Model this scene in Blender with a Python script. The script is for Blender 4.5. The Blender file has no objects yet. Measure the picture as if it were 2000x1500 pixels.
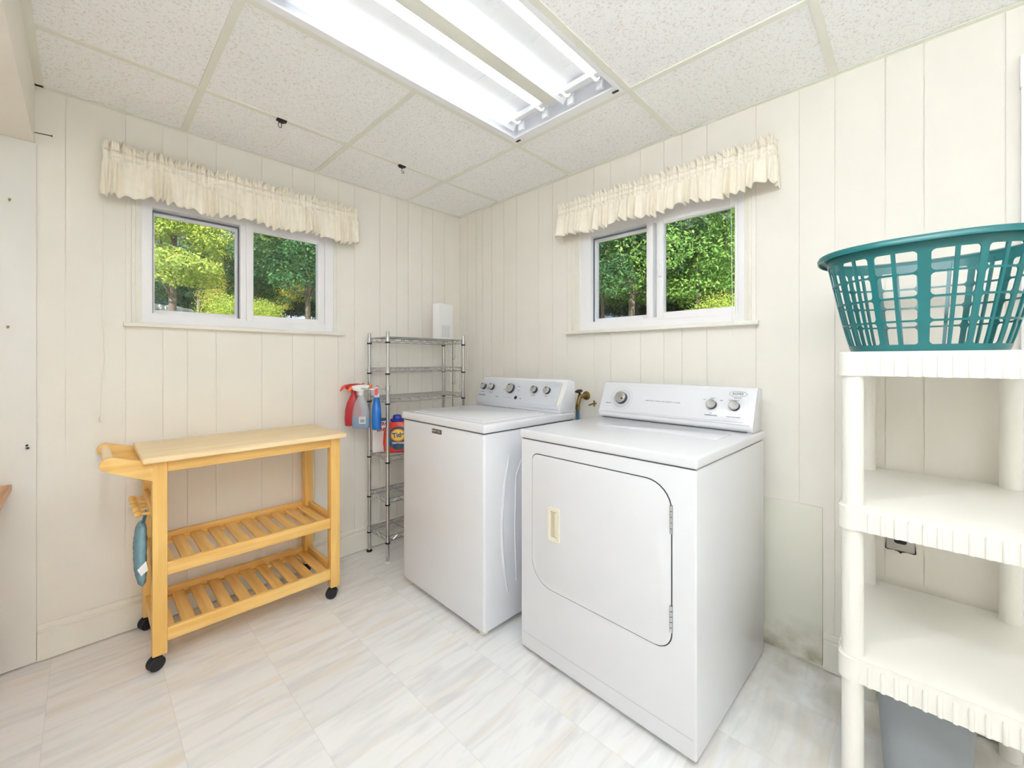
import bpy, bmesh, math, random
import numpy as np
from mathutils import Vector, Matrix
from math import radians as R, sin, cos, pi
random.seed(7); rng = np.random.default_rng(7)
S = bpy.context.scene
C = S.collection

# ------------------------------------------------------------------ camera
CAM = Vector((-2.07, -2.59, 1.24)); HEAD = R(44.1)
cd = bpy.data.cameras.new('camera'); cam = bpy.data.objects.new('camera', cd); C.objects.link(cam)
cam.location = CAM; cam.rotation_euler = (R(90), 0, HEAD - R(90))
cd.sensor_width = 36; cd.lens = 809 / 2000 * 36; cd.shift_y = -46 / 2000; cd.clip_start = .01; cd.clip_end = 300
S.camera = cam
# ------------------------------------------------------------------ world, sun, exposure
w = bpy.data.worlds.new('sky'); S.world = w; w.use_nodes = True
nt = w.node_tree; nt.nodes.clear()
sky = nt.nodes.new('ShaderNodeTexSky'); sky.sky_type = 'HOSEK_WILKIE'; sky.turbidity = 3.0
sky.sun_direction = Vector((-.5, -.55, .67)).normalized()
bg = nt.nodes.new('ShaderNodeBackground'); bg.inputs[1].default_value = 1.3
wo = nt.nodes.new('ShaderNodeOutputWorld')
tcs = nt.nodes.new('ShaderNodeTexCoord'); cn = nt.nodes.new('ShaderNodeTexNoise'); cn.inputs['Scale'].default_value = 3.2; cn.inputs['Detail'].default_value = 7
cr_ = nt.nodes.new('ShaderNodeMapRange'); cr_.inputs[1].default_value = .42; cr_.inputs[2].default_value = .62
cm = nt.nodes.new('ShaderNodeMix'); cm.data_type = 'RGBA'; cm.inputs[7].default_value = (.62, .66, .72, 1)
nt.links.new(tcs.outputs['Generated'], cn.inputs[0]); nt.links.new(cn.outputs[0], cr_.inputs[0]); nt.links.new(cr_.outputs[0], cm.inputs[0])
nt.links.new(sky.outputs[0], cm.inputs[6]); nt.links.new(cm.outputs[2], bg.inputs[0]); nt.links.new(bg.outputs[0], wo.inputs[0])
sd = bpy.data.lights.new('sun', 'SUN'); sd.energy = 7.5; sd.angle = R(.6); sd.color = (1, .95, .85)
sun = bpy.data.objects.new('sun', sd); C.objects.link(sun)
sun.rotation_euler = Vector((.5, .55, -.67)).to_track_quat('-Z', 'Y').to_euler()
vs = S.view_settings
vs.view_transform = 'Standard'; vs.look = 'None'; vs.exposure = 0.56; vs.gamma = 1; vs.use_curve_mapping = False
TUBE = 1.9           # radiance of the fluorescent tubes in the open ceiling light
FILL_TUBE = 34.0         # radiance of the tubes in the unseen fill strips added to brighten the room
S.cycles.max_bounces = 14; S.cycles.diffuse_bounces = 8; S.cycles.transparent_max_bounces = 24

# ------------------------------------------------------------------ materials
def lin(c):
    return tuple(((v / 255) / 12.92 if v / 255 <= .04045 else ((v / 255 + .055) / 1.055) ** 2.4) for v in c) + (1,)
def nodes(name):
    m = bpy.data.materials.new(name); m.use_nodes = True; n = m.node_tree
    return m, n, n.nodes['Principled BSDF']
def mat(name, col, rough=.5, metal=0, spec=.5, noise=0, nscale=8, bump=0, bscale=80, col2=None, alpha=1, coat=0, trans=0, stretch=(1, 1, 1)):
    m, n, b = nodes(name)
    b.inputs['Roughness'].default_value = rough; b.inputs['Metallic'].default_value = metal
    b.inputs['Specular IOR Level'].default_value = spec; b.inputs['Alpha'].default_value = alpha
    b.inputs['Coat Weight'].default_value = coat; b.inputs['Transmission Weight'].default_value = trans
    c1 = lin(col); b.inputs['Base Color'].default_value = c1
    tc = n.nodes.new('ShaderNodeTexCoord'); mp = n.nodes.new('ShaderNodeMapping'); mp.inputs['Scale'].default_value = stretch
    n.links.new(tc.outputs['Object'], mp.inputs[0])
    nz = n.nodes.new('ShaderNodeTexNoise'); nz.inputs['Scale'].default_value = nscale; nz.inputs['Detail'].default_value = 6
    n.links.new(mp.outputs[0], nz.inputs[0])
    mx = n.nodes.new('ShaderNodeMix'); mx.data_type = 'RGBA'
    mx.inputs[6].default_value = c1
    mx.inputs[7].default_value = lin(col2) if col2 else tuple(v * (1 - (noise or .04)) for v in c1[:3]) + (1,)
    rp = n.nodes.new('ShaderNodeMapRange'); rp.inputs[1].default_value = .35; rp.inputs[2].default_value = .7
    n.links.new(nz.outputs[0], rp.inputs[0]); n.links.new(rp.outputs[0], mx.inputs[0]); n.links.new(mx.outputs[2], b.inputs['Base Color'])
    if bump:
        nb = n.nodes.new('ShaderNodeTexNoise'); nb.inputs['Scale'].default_value = bscale; nb.inputs['Detail'].default_value = 3
        n.links.new(mp.outputs[0], nb.inputs[0])
        bp = n.nodes.new('ShaderNodeBump'); bp.inputs['Strength'].default_value = bump; bp.inputs['Distance'].default_value = .002
        n.links.new(nb.outputs[0], bp.inputs['Height']); n.links.new(bp.outputs[0], b.inputs['Normal'])
    return m
M = {}
M['wall'] = mat('painted_panelling', (240, 236, 228), .55, noise=.035, nscale=3, bump=.12, bscale=220)
M['soffit'] = mat('soffit_paint', (240, 235, 224), .6, noise=.03, bump=.1, bscale=200)
M['panel'] = mat('smooth_panel_paint', (236, 235, 230), .5, noise=.04, nscale=2, bump=.06)
M['trim'] = mat('trim_paint', (238, 235, 225), .45, noise=.05, nscale=10)
M['grid'] = mat('ceiling_grid_enamel', (234, 233, 222), .5, noise=.03)
M['white'] = mat('white_appliance_enamel', (228, 229, 234), .22, noise=.01, coat=.2)
M['white2'] = mat('white_fixture_enamel', (244, 244, 246), .4, noise=.01)
M['vinyl'] = mat('white_window_vinyl', (244, 243, 246), .35, noise=.02)
M['dark'] = mat('dark_grey', (60, 62, 66), .7)  # small dark parts, and the shade painted into the gaps
M['black'] = mat('black_plastic', (28, 28, 31), .45, bump=.1)
M['greyrub'] = mat('grey_weatherstrip', (105, 112, 122), .6)
M['plastic'] = mat('white_shelf_plastic', (240, 238, 231), .38, noise=.02, nscale=4)
M['teal'] = mat('teal_plastic', (14, 106, 110), .3, noise=.1, nscale=3, spec=.6)
M['chrome'] = mat('chrome_wire', (205, 206, 208), .22, metal=1)
M['silver'] = mat('brushed_silver_panel', (222, 226, 236), .36, metal=.35, noise=.03, stretch=(1, 1, 30))
M['knob'] = mat('satin_knob_metal', (205, 205, 203), .25, metal=.95)
M['knobside'] = mat('dark_knob_skirt', (70, 72, 76), .4, metal=.6)
M['crease'] = mat('grey_crease', (185, 187, 192), .6)
M['ink'] = mat('grey_print', (120, 122, 128), .6)
M['recess'] = mat('almond_recess_shade', (205, 196, 170), .5)  # darker almond, shade of the finger recess put into the colour
M['almond'] = mat('almond_plastic', (235, 230, 212), .4)
M['brass'] = mat('aged_brass', (150, 125, 70), .4, metal=.8, noise=.3, nscale=60)
M['rust'] = mat('dark_bronze', (70, 58, 48), .6, metal=.4, noise=.3, nscale=60)
M['bluehose'] = mat('blue_hose', (60, 100, 130), .5)
M['fabric'] = mat('cream_valance_cotton', (250, 243, 229), .9, spec=.1, noise=.05, nscale=30, bump=.25, bscale=700)
M['cordw'] = mat('white_cord', (240, 238, 230), .8)
M['grey'] = mat('grey_bin_plastic', (150, 155, 160), .55, noise=.05, bump=.25, bscale=500)
M['red'] = mat('red_bottle_plastic', (226, 62, 40), .3, noise=.05)
M['orange'] = mat('orange_trigger_plastic', (245, 120, 60), .35)
M['pinkred'] = mat('crimson_nozzle_plastic', (220, 35, 70), .35)
M['darkred'] = mat('dark_red_plastic', (176, 36, 48), .35)
M['bluecap'] = mat('blue_cap_plastic', (42, 58, 160), .35)
M['blueliq'] = mat('blue_liquid', (35, 140, 200), .2, noise=.08)
M['bluebottle'] = mat('blue_bottle_plastic', (20, 110, 200), .25, noise=.2, nscale=20)
M['yellow'] = mat('label_yellow', (250, 215, 80), .5)
M['navy'] = mat('label_navy', (30, 55, 110), .5, col2=(80, 110, 120), nscale=20)
M['orangering'] = mat('label_orange', (240, 150, 40), .5)
M['paper'] = mat('white_paper', (240, 240, 240), .7)
M['green'] = mat('dark_green_carton_top', (60, 105, 90), .6)
M['label'] = mat('brown_badge', (78, 66, 60), .4, metal=.5)
M['badgetext'] = mat('badge_lettering', (200, 190, 180), .4)
M['steelplate'] = mat('brushed_outlet_plate', (188, 184, 180), .35, metal=.6, noise=.1, nscale=30)
M['mitt'] = mat('teal_quilted_cotton', (134, 168, 180), .9, spec=.1, noise=.15, nscale=40, bump=.4, bscale=400)
M['mittdark'] = mat('teal_cotton_loop', (82, 122, 140), .9, spec=.1)
M['hatch'] = mat('worn_panel_paint', (232, 230, 218), .6, noise=.05, nscale=5, bump=.1)
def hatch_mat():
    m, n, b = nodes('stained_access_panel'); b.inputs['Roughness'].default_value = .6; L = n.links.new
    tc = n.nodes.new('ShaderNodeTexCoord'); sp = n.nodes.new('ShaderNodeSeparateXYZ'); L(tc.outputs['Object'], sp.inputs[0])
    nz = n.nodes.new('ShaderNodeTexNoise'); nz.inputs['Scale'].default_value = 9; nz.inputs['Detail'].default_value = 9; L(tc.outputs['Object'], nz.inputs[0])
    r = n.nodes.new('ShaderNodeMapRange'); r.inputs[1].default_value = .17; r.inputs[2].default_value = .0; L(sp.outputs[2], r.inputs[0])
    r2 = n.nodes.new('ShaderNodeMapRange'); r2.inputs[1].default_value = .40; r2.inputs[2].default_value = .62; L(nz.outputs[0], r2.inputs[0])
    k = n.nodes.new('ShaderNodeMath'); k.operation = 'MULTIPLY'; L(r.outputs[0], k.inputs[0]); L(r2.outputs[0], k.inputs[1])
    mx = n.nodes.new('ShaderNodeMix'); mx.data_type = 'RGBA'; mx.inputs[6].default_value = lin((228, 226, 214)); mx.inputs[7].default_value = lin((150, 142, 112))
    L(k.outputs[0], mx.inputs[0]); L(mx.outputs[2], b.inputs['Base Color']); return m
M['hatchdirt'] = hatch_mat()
M['concrete'] = mat('house_exterior', (170, 165, 158), .8)
M['carpaint'] = mat('silver_car_paint', (238, 242, 248), .25, metal=.1, coat=.5)
M['carglass'] = mat('car_glass', (60, 75, 90), .08)
M['bark'] = mat('tree_bark', (120, 108, 100), .9, noise=.4, nscale=6, bump=.6, bscale=15, stretch=(3, 3, 1))

def wood(name, c1, c2, axis, rough=.4):
    st = [26, 26, 26]; st[axis] = 1.6
    return mat(name, c1, rough, noise=0, col2=c2, nscale=1.6, stretch=tuple(st), spec=.4)
M['woodx'] = wood('golden_rubberwood_x', (240, 200, 126), (222, 172, 92), 0)
M['woody'] = wood('golden_rubberwood_y', (240, 200, 126), (218, 168, 88), 1)
M['woodz'] = wood('golden_rubberwood_z', (238, 196, 118), (220, 172, 92), 2)
M['woodtop'] = wood('pale_rubberwood_top', (248, 226, 186), (238, 206, 154), 0, .35)
M['woodtable'] = wood('table_oak', (214, 164, 108), (176, 118, 70), 1)

def glass_mat():
    m = bpy.data.materials.new('window_glass'); m.use_nodes = True; n = m.node_tree; n.nodes.clear()
    o = n.nodes.new('ShaderNodeOutputMaterial'); t = n.nodes.new('ShaderNodeBsdfTransparent'); t.inputs[0].default_value = (.96, .98, .98, 1)
    g = n.nodes.new('ShaderNodeBsdfGlossy'); g.inputs[1].default_value = .02
    f = n.nodes.new('ShaderNodeFresnel'); f.inputs[0].default_value = 1.38
    x = n.nodes.new('ShaderNodeMixShader')
    n.links.new(f.outputs[0], x.inputs[0]); n.links.new(t.outputs[0], x.inputs[1]); n.links.new(g.outputs[0], x.inputs[2]); n.links.new(x.outputs[0], o.inputs[0])
    return m
M['glass'] = glass_mat()
def clear_plastic(name, tint, k=.22):
    m = bpy.data.materials.new(name); m.use_nodes = True; n = m.node_tree; n.nodes.clear()
    o = n.nodes.new('ShaderNodeOutputMaterial'); t = n.nodes.new('ShaderNodeBsdfTransparent'); t.inputs[0].default_value = tint
    p = n.nodes.new('ShaderNodeBsdfPrincipled'); p.inputs['Base Color'].default_value = lin((232, 236, 242)); p.inputs['Roughness'].default_value = .2
    x = n.nodes.new('ShaderNodeMixShader'); x.inputs[0].default_value = k
    n.links.new(t.outputs[0], x.inputs[1]); n.links.new(p.outputs[0], x.inputs[2]); n.links.new(x.outputs[0], o.inputs[0])
    return m
M['clear'] = clear_plastic('clear_bottle_plastic', (.93, .95, .97, 1), .35)
def emit(name, col, k):
    m = bpy.data.materials.new(name); m.use_nodes = True; n = m.node_tree; n.nodes.clear()
    o = n.nodes.new('ShaderNodeOutputMaterial'); e = n.nodes.new('ShaderNodeEmission')
    e.inputs[0].default_value = col; e.inputs[1].default_value = k; n.links.new(e.outputs[0], o.inputs[0]); return m
M['tube'] = emit('lit_fluorescent_tube', (.875, .94, 1, 1), TUBE)
M['fill_tube'] = emit('added_fill_tube', (.875, .94, 1, 1), FILL_TUBE)
M['fill_tube_dim'] = emit('added_fill_tube_dim', (.875, .94, 1, 1), FILL_TUBE * .55)

def ceiling_mat():
    m, n, b = nodes('fissured_ceiling_tile'); b.inputs['Roughness'].default_value = .9; b.inputs['Specular IOR Level'].default_value = .1
    tc = n.nodes.new('ShaderNodeTexCoord')
    nz = n.nodes.new('ShaderNodeTexNoise'); nz.inputs['Scale'].default_value = 120; nz.inputs['Detail'].default_value = 3; nz.inputs['Distortion'].default_value = 1.0
    nz2 = n.nodes.new('ShaderNodeTexNoise'); nz2.inputs['Scale'].default_value = 9
    n.links.new(tc.outputs['Object'], nz.inputs[0]); n.links.new(tc.outputs['Object'], nz2.inputs[0])
    r = n.nodes.new('ShaderNodeMapRange'); r.inputs[1].default_value = .56; r.inputs[2].default_value = .64
    n.links.new(nz.outputs[0], r.inputs[0])
    mx = n.nodes.new('ShaderNodeMix'); mx.data_type = 'RGBA'; mx.inputs[6].default_value = lin((249, 249, 249)); mx.inputs[7].default_value = lin((230, 223, 215))
    n.links.new(r.outputs[0], mx.inputs[0]); n.links.new(mx.outputs[2], b.inputs['Base Color'])
    bp = n.nodes.new('ShaderNodeBump'); bp.inputs['Strength'].default_value = .35; bp.inputs['Distance'].default_value = .003; bp.invert = True
    n.links.new(nz.outputs[0], bp.inputs['Height']); n.links.new(bp.outputs[0], b.inputs['Normal'])
    return m
M['ceil'] = ceiling_mat()

def floor_mat():
    m, n, b = nodes('marbled_vinyl_tile'); L = n.links.new
    N = lambda t: n.nodes.new('ShaderNode' + t)
    def mth(op, a, bb=None):
        x = N('Math'); x.operation = op
        for i, v in enumerate((a, bb)):
            if v is None: continue
            if isinstance(v, (int, float)): x.inputs[i].default_value = v
            else: L(v, x.inputs[i])
        return x.outputs[0]
    tc = N('TexCoord'); sp = N('SeparateXYZ'); L(tc.outputs['Object'], sp.inputs[0])
    P = .3153
    u = mth('DIVIDE', mth('ADD', sp.outputs[0], 2.166), P); v = mth('DIVIDE', mth('SUBTRACT', sp.outputs[1], .121), P)
    fu, fv = mth('FLOOR', u), mth('FLOOR', v)
    cb = N('CombineXYZ'); L(fu, cb.inputs[0]); L(fv, cb.inputs[1])
    wn = N('TexWhiteNoise'); wn.noise_dimensions = '3D'; L(cb.outputs[0], wn.inputs[0])
    # streaks run the same way in most tiles, offset at random per tile
    sc = N('VectorMath'); sc.operation = 'SCALE'; sc.inputs[3].default_value = 13; L(wn.outputs[1], sc.inputs[0])
    ad = N('VectorMath'); ad.operation = 'ADD'; L(tc.outputs['Object'], ad.inputs[0]); L(sc.outputs[0], ad.inputs[1])
    mp = N('Mapping'); mp.inputs['Rotation'].default_value = (0, 0, R(-7)); mp.inputs['Scale'].default_value = (2.0, 12, 1); L(ad.outputs[0], mp.inputs[0])
    n1 = N('TexNoise'); n1.inputs['Scale'].default_value = 1.1; n1.inputs['Detail'].default_value = 8; n1.inputs['Distortion'].default_value = .6; L(mp.outputs[0], n1.inputs[0])
    n2 = N('TexNoise'); n2.inputs['Scale'].default_value = 1.7; n2.inputs['Detail'].default_value = 7; n2.inputs['Distortion'].default_value = .9
    o2 = N('VectorMath'); o2.operation = 'ADD'; o2.inputs[1].default_value = (7, 3, 5); L(mp.outputs[0], o2.inputs[0]); L(o2.outputs[0], n2.inputs[0])
    r1 = N('MapRange'); r1.inputs[1].default_value = .5; r1.inputs[2].default_value = .78; L(n1.outputs[0], r1.inputs[0])
    r2 = N('MapRange'); r2.inputs[1].default_value = .48; r2.inputs[2].default_value = .72; L(n2.outputs[0], r2.inputs[0])
    m1 = N('Mix'); m1.data_type = 'RGBA'; m1.inputs[6].default_value = lin((245, 245, 245)); m1.inputs[7].default_value = lin((237, 229, 217)); L(r1.outputs[0], m1.inputs[0])
    m2 = N('Mix'); m2.data_type = 'RGBA'; L(m1.outputs[2], m2.inputs[6]); m2.inputs[7].default_value = lin((224, 225, 228)); L(mth('MULTIPLY', r2.outputs[0], .8), m2.inputs[0])
    # tile tone
    m3 = N('Mix'); m3.data_type = 'RGBA'; m3.blend_type = 'MULTIPLY'; m3.inputs[0].default_value = 1; L(m2.outputs[2], m3.inputs[6])
    tr = N('MapRange'); tr.inputs[3].default_value = .95; tr.inputs[4].default_value = 1.0; L(wn.outputs[0], tr.inputs[0])
    cc = N('CombineColor'); [L(tr.outputs[0], cc.inputs[i]) for i in range(3)]; L(cc.outputs[0], m3.inputs[7])
    # seams
    def edge(x): f = mth('FRACT', x); return mth('MINIMUM', f, mth('SUBTRACT', 1, f))
    ed = mth('MINIMUM', edge(u), edge(v)); se = N('MapRange'); se.inputs[1].default_value = .002; se.inputs[2].default_value = .006; se.inputs[3].default_value = .14; se.inputs[4].default_value = 0; L(ed, se.inputs[0])
    m4 = N('Mix'); m4.data_type = 'RGBA'; L(se.outputs[0], m4.inputs[0]); L(m3.outputs[2], m4.inputs[6]); m4.inputs[7].default_value = lin((150, 140, 125))
    # patchy brown tint, stronger towards the right wall and past the dryer's side
    gx = N('MapRange'); gx.inputs[1].default_value = -.75; gx.inputs[2].default_value = 0; L(sp.outputs[0], gx.inputs[0])
    gy = N('MapRange'); gy.inputs[1].default_value = -2.0; gy.inputs[2].default_value = -2.25; L(sp.outputs[1], gy.inputs[0])
    n3 = N('TexNoise'); n3.inputs['Scale'].default_value = 6; n3.inputs['Detail'].default_value = 8; L(tc.outputs['Object'], n3.inputs[0])
    r3 = N('MapRange'); r3.inputs[1].default_value = .38; r3.inputs[2].default_value = .62; L(n3.outputs[0], r3.inputs[0])
    gm = mth('MULTIPLY', mth('MULTIPLY', gx.outputs[0], gy.outputs[0]), mth('MULTIPLY', r3.outputs[0], .55))
    m5 = N('Mix'); m5.data_type = 'RGBA'; L(gm, m5.inputs[0]); L(m4.outputs[2], m5.inputs[6]); m5.inputs[7].default_value = lin((170, 158, 128))
    L(m5.outputs[2], b.inputs['Base Color'])
    b.inputs['Roughness'].default_value = .42; b.inputs['Specular IOR Level'].default_value = .4
    return m
M['floor'] = floor_mat()

def leaf_mat(name, c1, c2):
    m = bpy.data.materials.new(name); m.use_nodes = True; n = m.node_tree; n.nodes.clear()
    o = n.nodes.new('ShaderNodeOutputMaterial'); d = n.nodes.new('ShaderNodeBsdfDiffuse'); t = n.nodes.new('ShaderNodeBsdfTranslucent')
    x = n.nodes.new('ShaderNodeMixShader'); x.inputs[0].default_value = .4
    g = n.nodes.new('ShaderNodeNewGeometry'); mx = n.nodes.new('ShaderNodeMix'); mx.data_type = 'RGBA'
    mx.inputs[6].default_value = lin(c1); mx.inputs[7].default_value = lin(c2)
    n.links.new(g.outputs['Random Per Island'], mx.inputs[0])
    n.links.new(mx.outputs[2], d.inputs[0]); n.links.new(mx.outputs[2], t.inputs[0])
    n.links.new(d.outputs[0], x.inputs[1]); n.links.new(t.outputs[0], x.inputs[2]); n.links.new(x.outputs[0], o.inputs[0])
    return m
M['leaf_y'] = leaf_mat('yellow_green_leaves', (206, 212, 112), (146, 176, 84))
M['leaf_g'] = leaf_mat('bright_green_leaves', (176, 208, 118), (92, 146, 78))
M['leaf_d'] = leaf_mat('deep_green_leaves', (112, 152, 104), (50, 92, 64))
M['leaf_o'] = leaf_mat('turning_leaves', (206, 186, 96), (138, 168, 84))
def ground_mat():
    m = mat('lawn_and_gravel', (120, 140, 80), .95, col2=(176, 168, 156), nscale=.5)
    return m
M['ground'] = ground_mat()

# ------------------------------------------------------------------ mesh helpers
MATX = {}
def fin(name, bm, m, parent=None, loc=None, smooth=35, local=False, kind=None):
    mats = m if isinstance(m, (list, tuple)) else [m]
    me = bpy.data.meshes.new(name); o = bpy.data.objects.new(name, me)
    if parent is not None:
        X = MATX[parent.name]; o.parent = parent; MATX[o.name] = X
        if not local: bm.transform(X.inverted())
    elif loc is not None:
        X = Matrix.Translation(Vector(loc)); o.location = loc; MATX[o.name] = X
        if not local: bm.transform(X.inverted())
    else: MATX[o.name] = Matrix()
    bmesh.ops.recalc_face_normals(bm, faces=bm.faces)
    bm.to_mesh(me); bm.free()
    for k in mats: me.materials.append(M[k])
    if smooth:
        me.shade_smooth(); me.set_sharp_from_angle(angle=R(smooth))
    C.objects.link(o)
    if kind: o['kind'] = kind
    return o
def thing(name, label, cat, loc, rz=0, group=None, kind=None):
    o = bpy.data.objects.new(name, None); C.objects.link(o); o.location = loc; o.rotation_euler = (0, 0, rz)
    o.empty_display_size = .05
    MATX[o.name] = Matrix.Translation(Vector(loc)) @ Matrix.Rotation(rz, 4, 'Z')
    if kind: o['kind'] = kind
    if label: o['label'] = label; o['category'] = cat
    if group: o['group'] = group
    return o
def tag(o, label, cat, group=None):
    o['label'] = label; o['category'] = cat
    if group: o['group'] = group
    return o
def new(): return bmesh.new()
def merge(bm, b2):
    me = bpy.data.meshes.new('t'); b2.to_mesh(me); bm.from_mesh(me); bpy.data.meshes.remove(me); b2.free()
def box(bm, x0, x1, y0, y1, z0, z1, bev=0, seg=2, mi=0):
    b = bmesh.new(); bmesh.ops.create_cube(b, size=1)
    for v in b.verts: v.co = Vector(((x0 + x1) / 2 + v.co.x * (x1 - x0), (y0 + y1) / 2 + v.co.y * (y1 - y0), (z0 + z1) / 2 + v.co.z * (z1 - z0)))
    if bev: bmesh.ops.bevel(b, geom=b.edges[:], offset=bev, segments=seg, affect='EDGES', profile=.5)
    for f in b.faces: f.material_index = mi
    merge(bm, b)
def ring_faces(bm, rings, cap0=True, cap1=True, closed=True, mi=0):
    vs = [[bm.verts.new(p) for p in r] for r in rings]; n = len(vs[0])
    for i in range(len(vs) - 1):
        for j in range(n if closed else n - 1):
            f = bm.faces.new((vs[i][j], vs[i][(j + 1) % n], vs[i + 1][(j + 1) % n], vs[i + 1][j])); f.material_index = mi
    if cap0: bm.faces.new(vs[0][::-1]).material_index = mi
    if cap1: bm.faces.new(vs[-1]).material_index = mi
    return vs
def frame_of(d):
    d = d.normalized(); a = Vector((0, 0, 1)) if abs(d.z) < .9 else Vector((1, 0, 0))
    u = d.cross(a).normalized(); return u, d.cross(u).normalized()
def cyl(bm, p0, p1, r0, r1=None, n=16, mi=0, bev=0):
    p0, p1 = Vector(p0), Vector(p1); r1 = r0 if r1 is None else r1; u, v = frame_of(p1 - p0)
    d = (p1 - p0).normalized()
    st = [(p0, r0), (p1, r1)] if not bev else [(p0, r0 - bev), (p0 + d * bev, r0), (p1 - d * bev, r1), (p1, r1 - bev)]
    ring_faces(bm, [[c + (u * cos(2 * pi * k / n) + v * sin(2 * pi * k / n)) * r for k in range(n)] for c, r in st], mi=mi)
def lathe(bm, base, axis, prof, n=32, mi=0):
    base = Vector(base); axis = Vector(axis).normalized(); u, v = frame_of(axis)
    ring_faces(bm, [[base + axis * h + (u * cos(2 * pi * k / n) + v * sin(2 * pi * k / n)) * max(r, 1e-5) for k in range(n)] for r, h in prof], mi=mi)
def tube(bm, pts, r, n=8, mi=0, cap=True, closed=False):
    pts = [Vector(p) for p in pts]; rings = []; m = len(pts); pu = None
    for i, p in enumerate(pts):
        a = pts[(i - 1) % m] if closed or i > 0 else p; b = pts[(i + 1) % m] if closed or i < m - 1 else p
        d = (b - a).normalized()
        if pu is None: u, v = frame_of(d)
        else:
            u = (pu - d * pu.dot(d)).normalized(); v = d.cross(u)
        pu = u; rr = r[i] if isinstance(r, (list, tuple)) else r
        rings.append([p + (u * cos(2 * pi * k / n) + v * sin(2 * pi * k / n)) * rr for k in range(n)])
    if closed: rings.append(rings[0]); ring_faces(bm, rings, False, False, mi=mi)
    else: ring_faces(bm, rings, cap, cap, mi=mi)
def prism(bm, poly, f0, f1, mi=0, bev=0):
    """poly: list of 2-D points; f0/f1: functions (a,b)->3-D giving the two end faces"""
    b = bmesh.new(); ring_faces(b, [[Vector(f0(*p)) for p in poly], [Vector(f1(*p)) for p in poly]])
    if bev: bmesh.ops.bevel(b, geom=b.edges[:], offset=bev, segments=2, affect='EDGES', profile=.5)
    for f in b.faces: f.material_index = mi
    merge(bm, b)
def rrect(x0, x1, y0, y1, rad, n=8):
    """rounded rectangle; rad = (bl, br, tr, tl)"""
    if not isinstance(rad, (tuple, list)): rad = (rad,) * 4
    out = []
    for (cx, cy, r, a0) in ((x0, y0, rad[0], 180), (x1, y0, rad[1], 270), (x1, y1, rad[2], 0), (x0, y1, rad[3], 90)):
        ccx = cx + r if cx == x0 else cx - r; ccy = cy + r if cy == y0 else cy - r
        for k in range(n + 1):
            a = R(a0 + 90 * k / n); out.append((ccx + r * cos(a), ccy + r * sin(a)))
    return out
def sup(a, b, e, n, z=0, cx=0, cy=0):
    out = []
    for k in range(n):
        t = 2 * pi * k / n; c, s = cos(t), sin(t)
        out.append(Vector((cx + a * math.copysign(abs(c) ** (2 / e), c), cy + b * math.copysign(abs(s) ** (2 / e), s), z)))
    return out
def loft(bm, secs, n=28, mi=0, T=None):
    """secs: (z, rx, ry, exp, cx, cy)"""
    rings = [sup(s[1], s[2], s[3], n, s[0], *(s[4:6] if len(s) > 4 else (0, 0))) for s in secs]
    if T is not None: rings = [[T @ p for p in r] for r in rings]
    ring_faces(bm, rings, mi=mi)
def text(name, body, size, mtx, m, parent, ext=.0004, align='CENTER', bold=0, sx=1):
    cu = bpy.data.curves.new(name, 'FONT'); cu.body = body; cu.size = size; cu.extrude = ext; cu.align_x = align; cu.align_y = 'CENTER'; cu.offset = bold
    o = bpy.data.objects.new('tmp_text', cu); C.objects.link(o)
    dg = bpy.context.evaluated_depsgraph_get(); me = bpy.data.meshes.new_from_object(o.evaluated_get(dg))
    bpy.data.objects.remove(o); bpy.data.curves.remove(cu)
    bm = bmesh.new(); bm.from_mesh(me); bpy.data.meshes.remove(me)
    for v in bm.verts: v.co.x *= sx
    bm.transform(mtx)
    return fin(name, bm, m, parent, smooth=0, local=True)
def basis(o, x, y):
    x, y = Vector(x).normalized(), Vector(y).normalized(); z = x.cross(y)
    m = Matrix((x, y, z)).transposed().to_4x4(); m.translation = Vector(o); return m

# ================================================================== the room
H = 2.37; YB = -4.25; XL = -4.05; T = .16
def plank_wall(name, u0, u1, z0, z1, hole, grooves, P, kind='structure'):
    """wall slab with a hole plus shallow boards; P(u, d, z) maps, d>0 is outside"""
    bm = new()
    def bx(a, b, c, d, d0, d1):
        if b - a < 1e-4 or d - c < 1e-4: return
        pts = [P(u, dd, z) for u in (a, b) for dd in (d0, d1) for z in (c, d)]
        xs, ys, zs = zip(*pts); box(bm, min(xs), max(xs), min(ys), max(ys), min(zs), max(zs))
    def split(a, b, d0, d1):
        if not hole or b <= hole[0] or a >= hole[1]: bx(a, b, z0, z1, d0, d1); return
        if a < hole[0]: bx(a, hole[0], z0, z1, d0, d1)
        if b > hole[1]: bx(hole[1], b, z0, z1, d0, d1)
        m0, m1 = max(a, hole[0]), min(b, hole[1])
        bx(m0, m1, z0, hole[2], d0, d1); bx(m0, m1, hole[3], z1, d0, d1)
    split(u0, u1, .004, T)
    g = [u0 - .002] + sorted(grooves) + [u1 + .002]
    for a, b in zip(g[:-1], g[1:]): split(a + .0016, b - .0016, .0002, .0042)
    return fin(name, bm, 'wall', smooth=0, kind=kind)
PL = lambda u, d, z: (u, d, z)
PR = lambda u, d, z: (d, -u, z)
LH = (-1.908, -.977, 1.41, 2.04); RH = (1.105, 2.06, 1.41, 2.04)
plank_wall('wall_left', XL, 0.0, 0, 2.62, LH, [-2.126, -1.94, -1.808, -1.715, -1.597, -1.388, -1.23, -1.107, -.965, -.859, -.681, -.553, -.463, -.347, -.253, -.144], PL)
plank_wall('wall_right', -.16, -YB, 0, 2.62, RH, [.102, .205, .28, .376, .503, .628, .827, .945, 1.055, 1.25, 1.362, 1.542, 1.671, 1.763, 1.882, 2.09, 2.249, 2.367, 2.515, 2.617, 2.803, 3.05, 3.3, 3.6, 3.9], PR)
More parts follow.
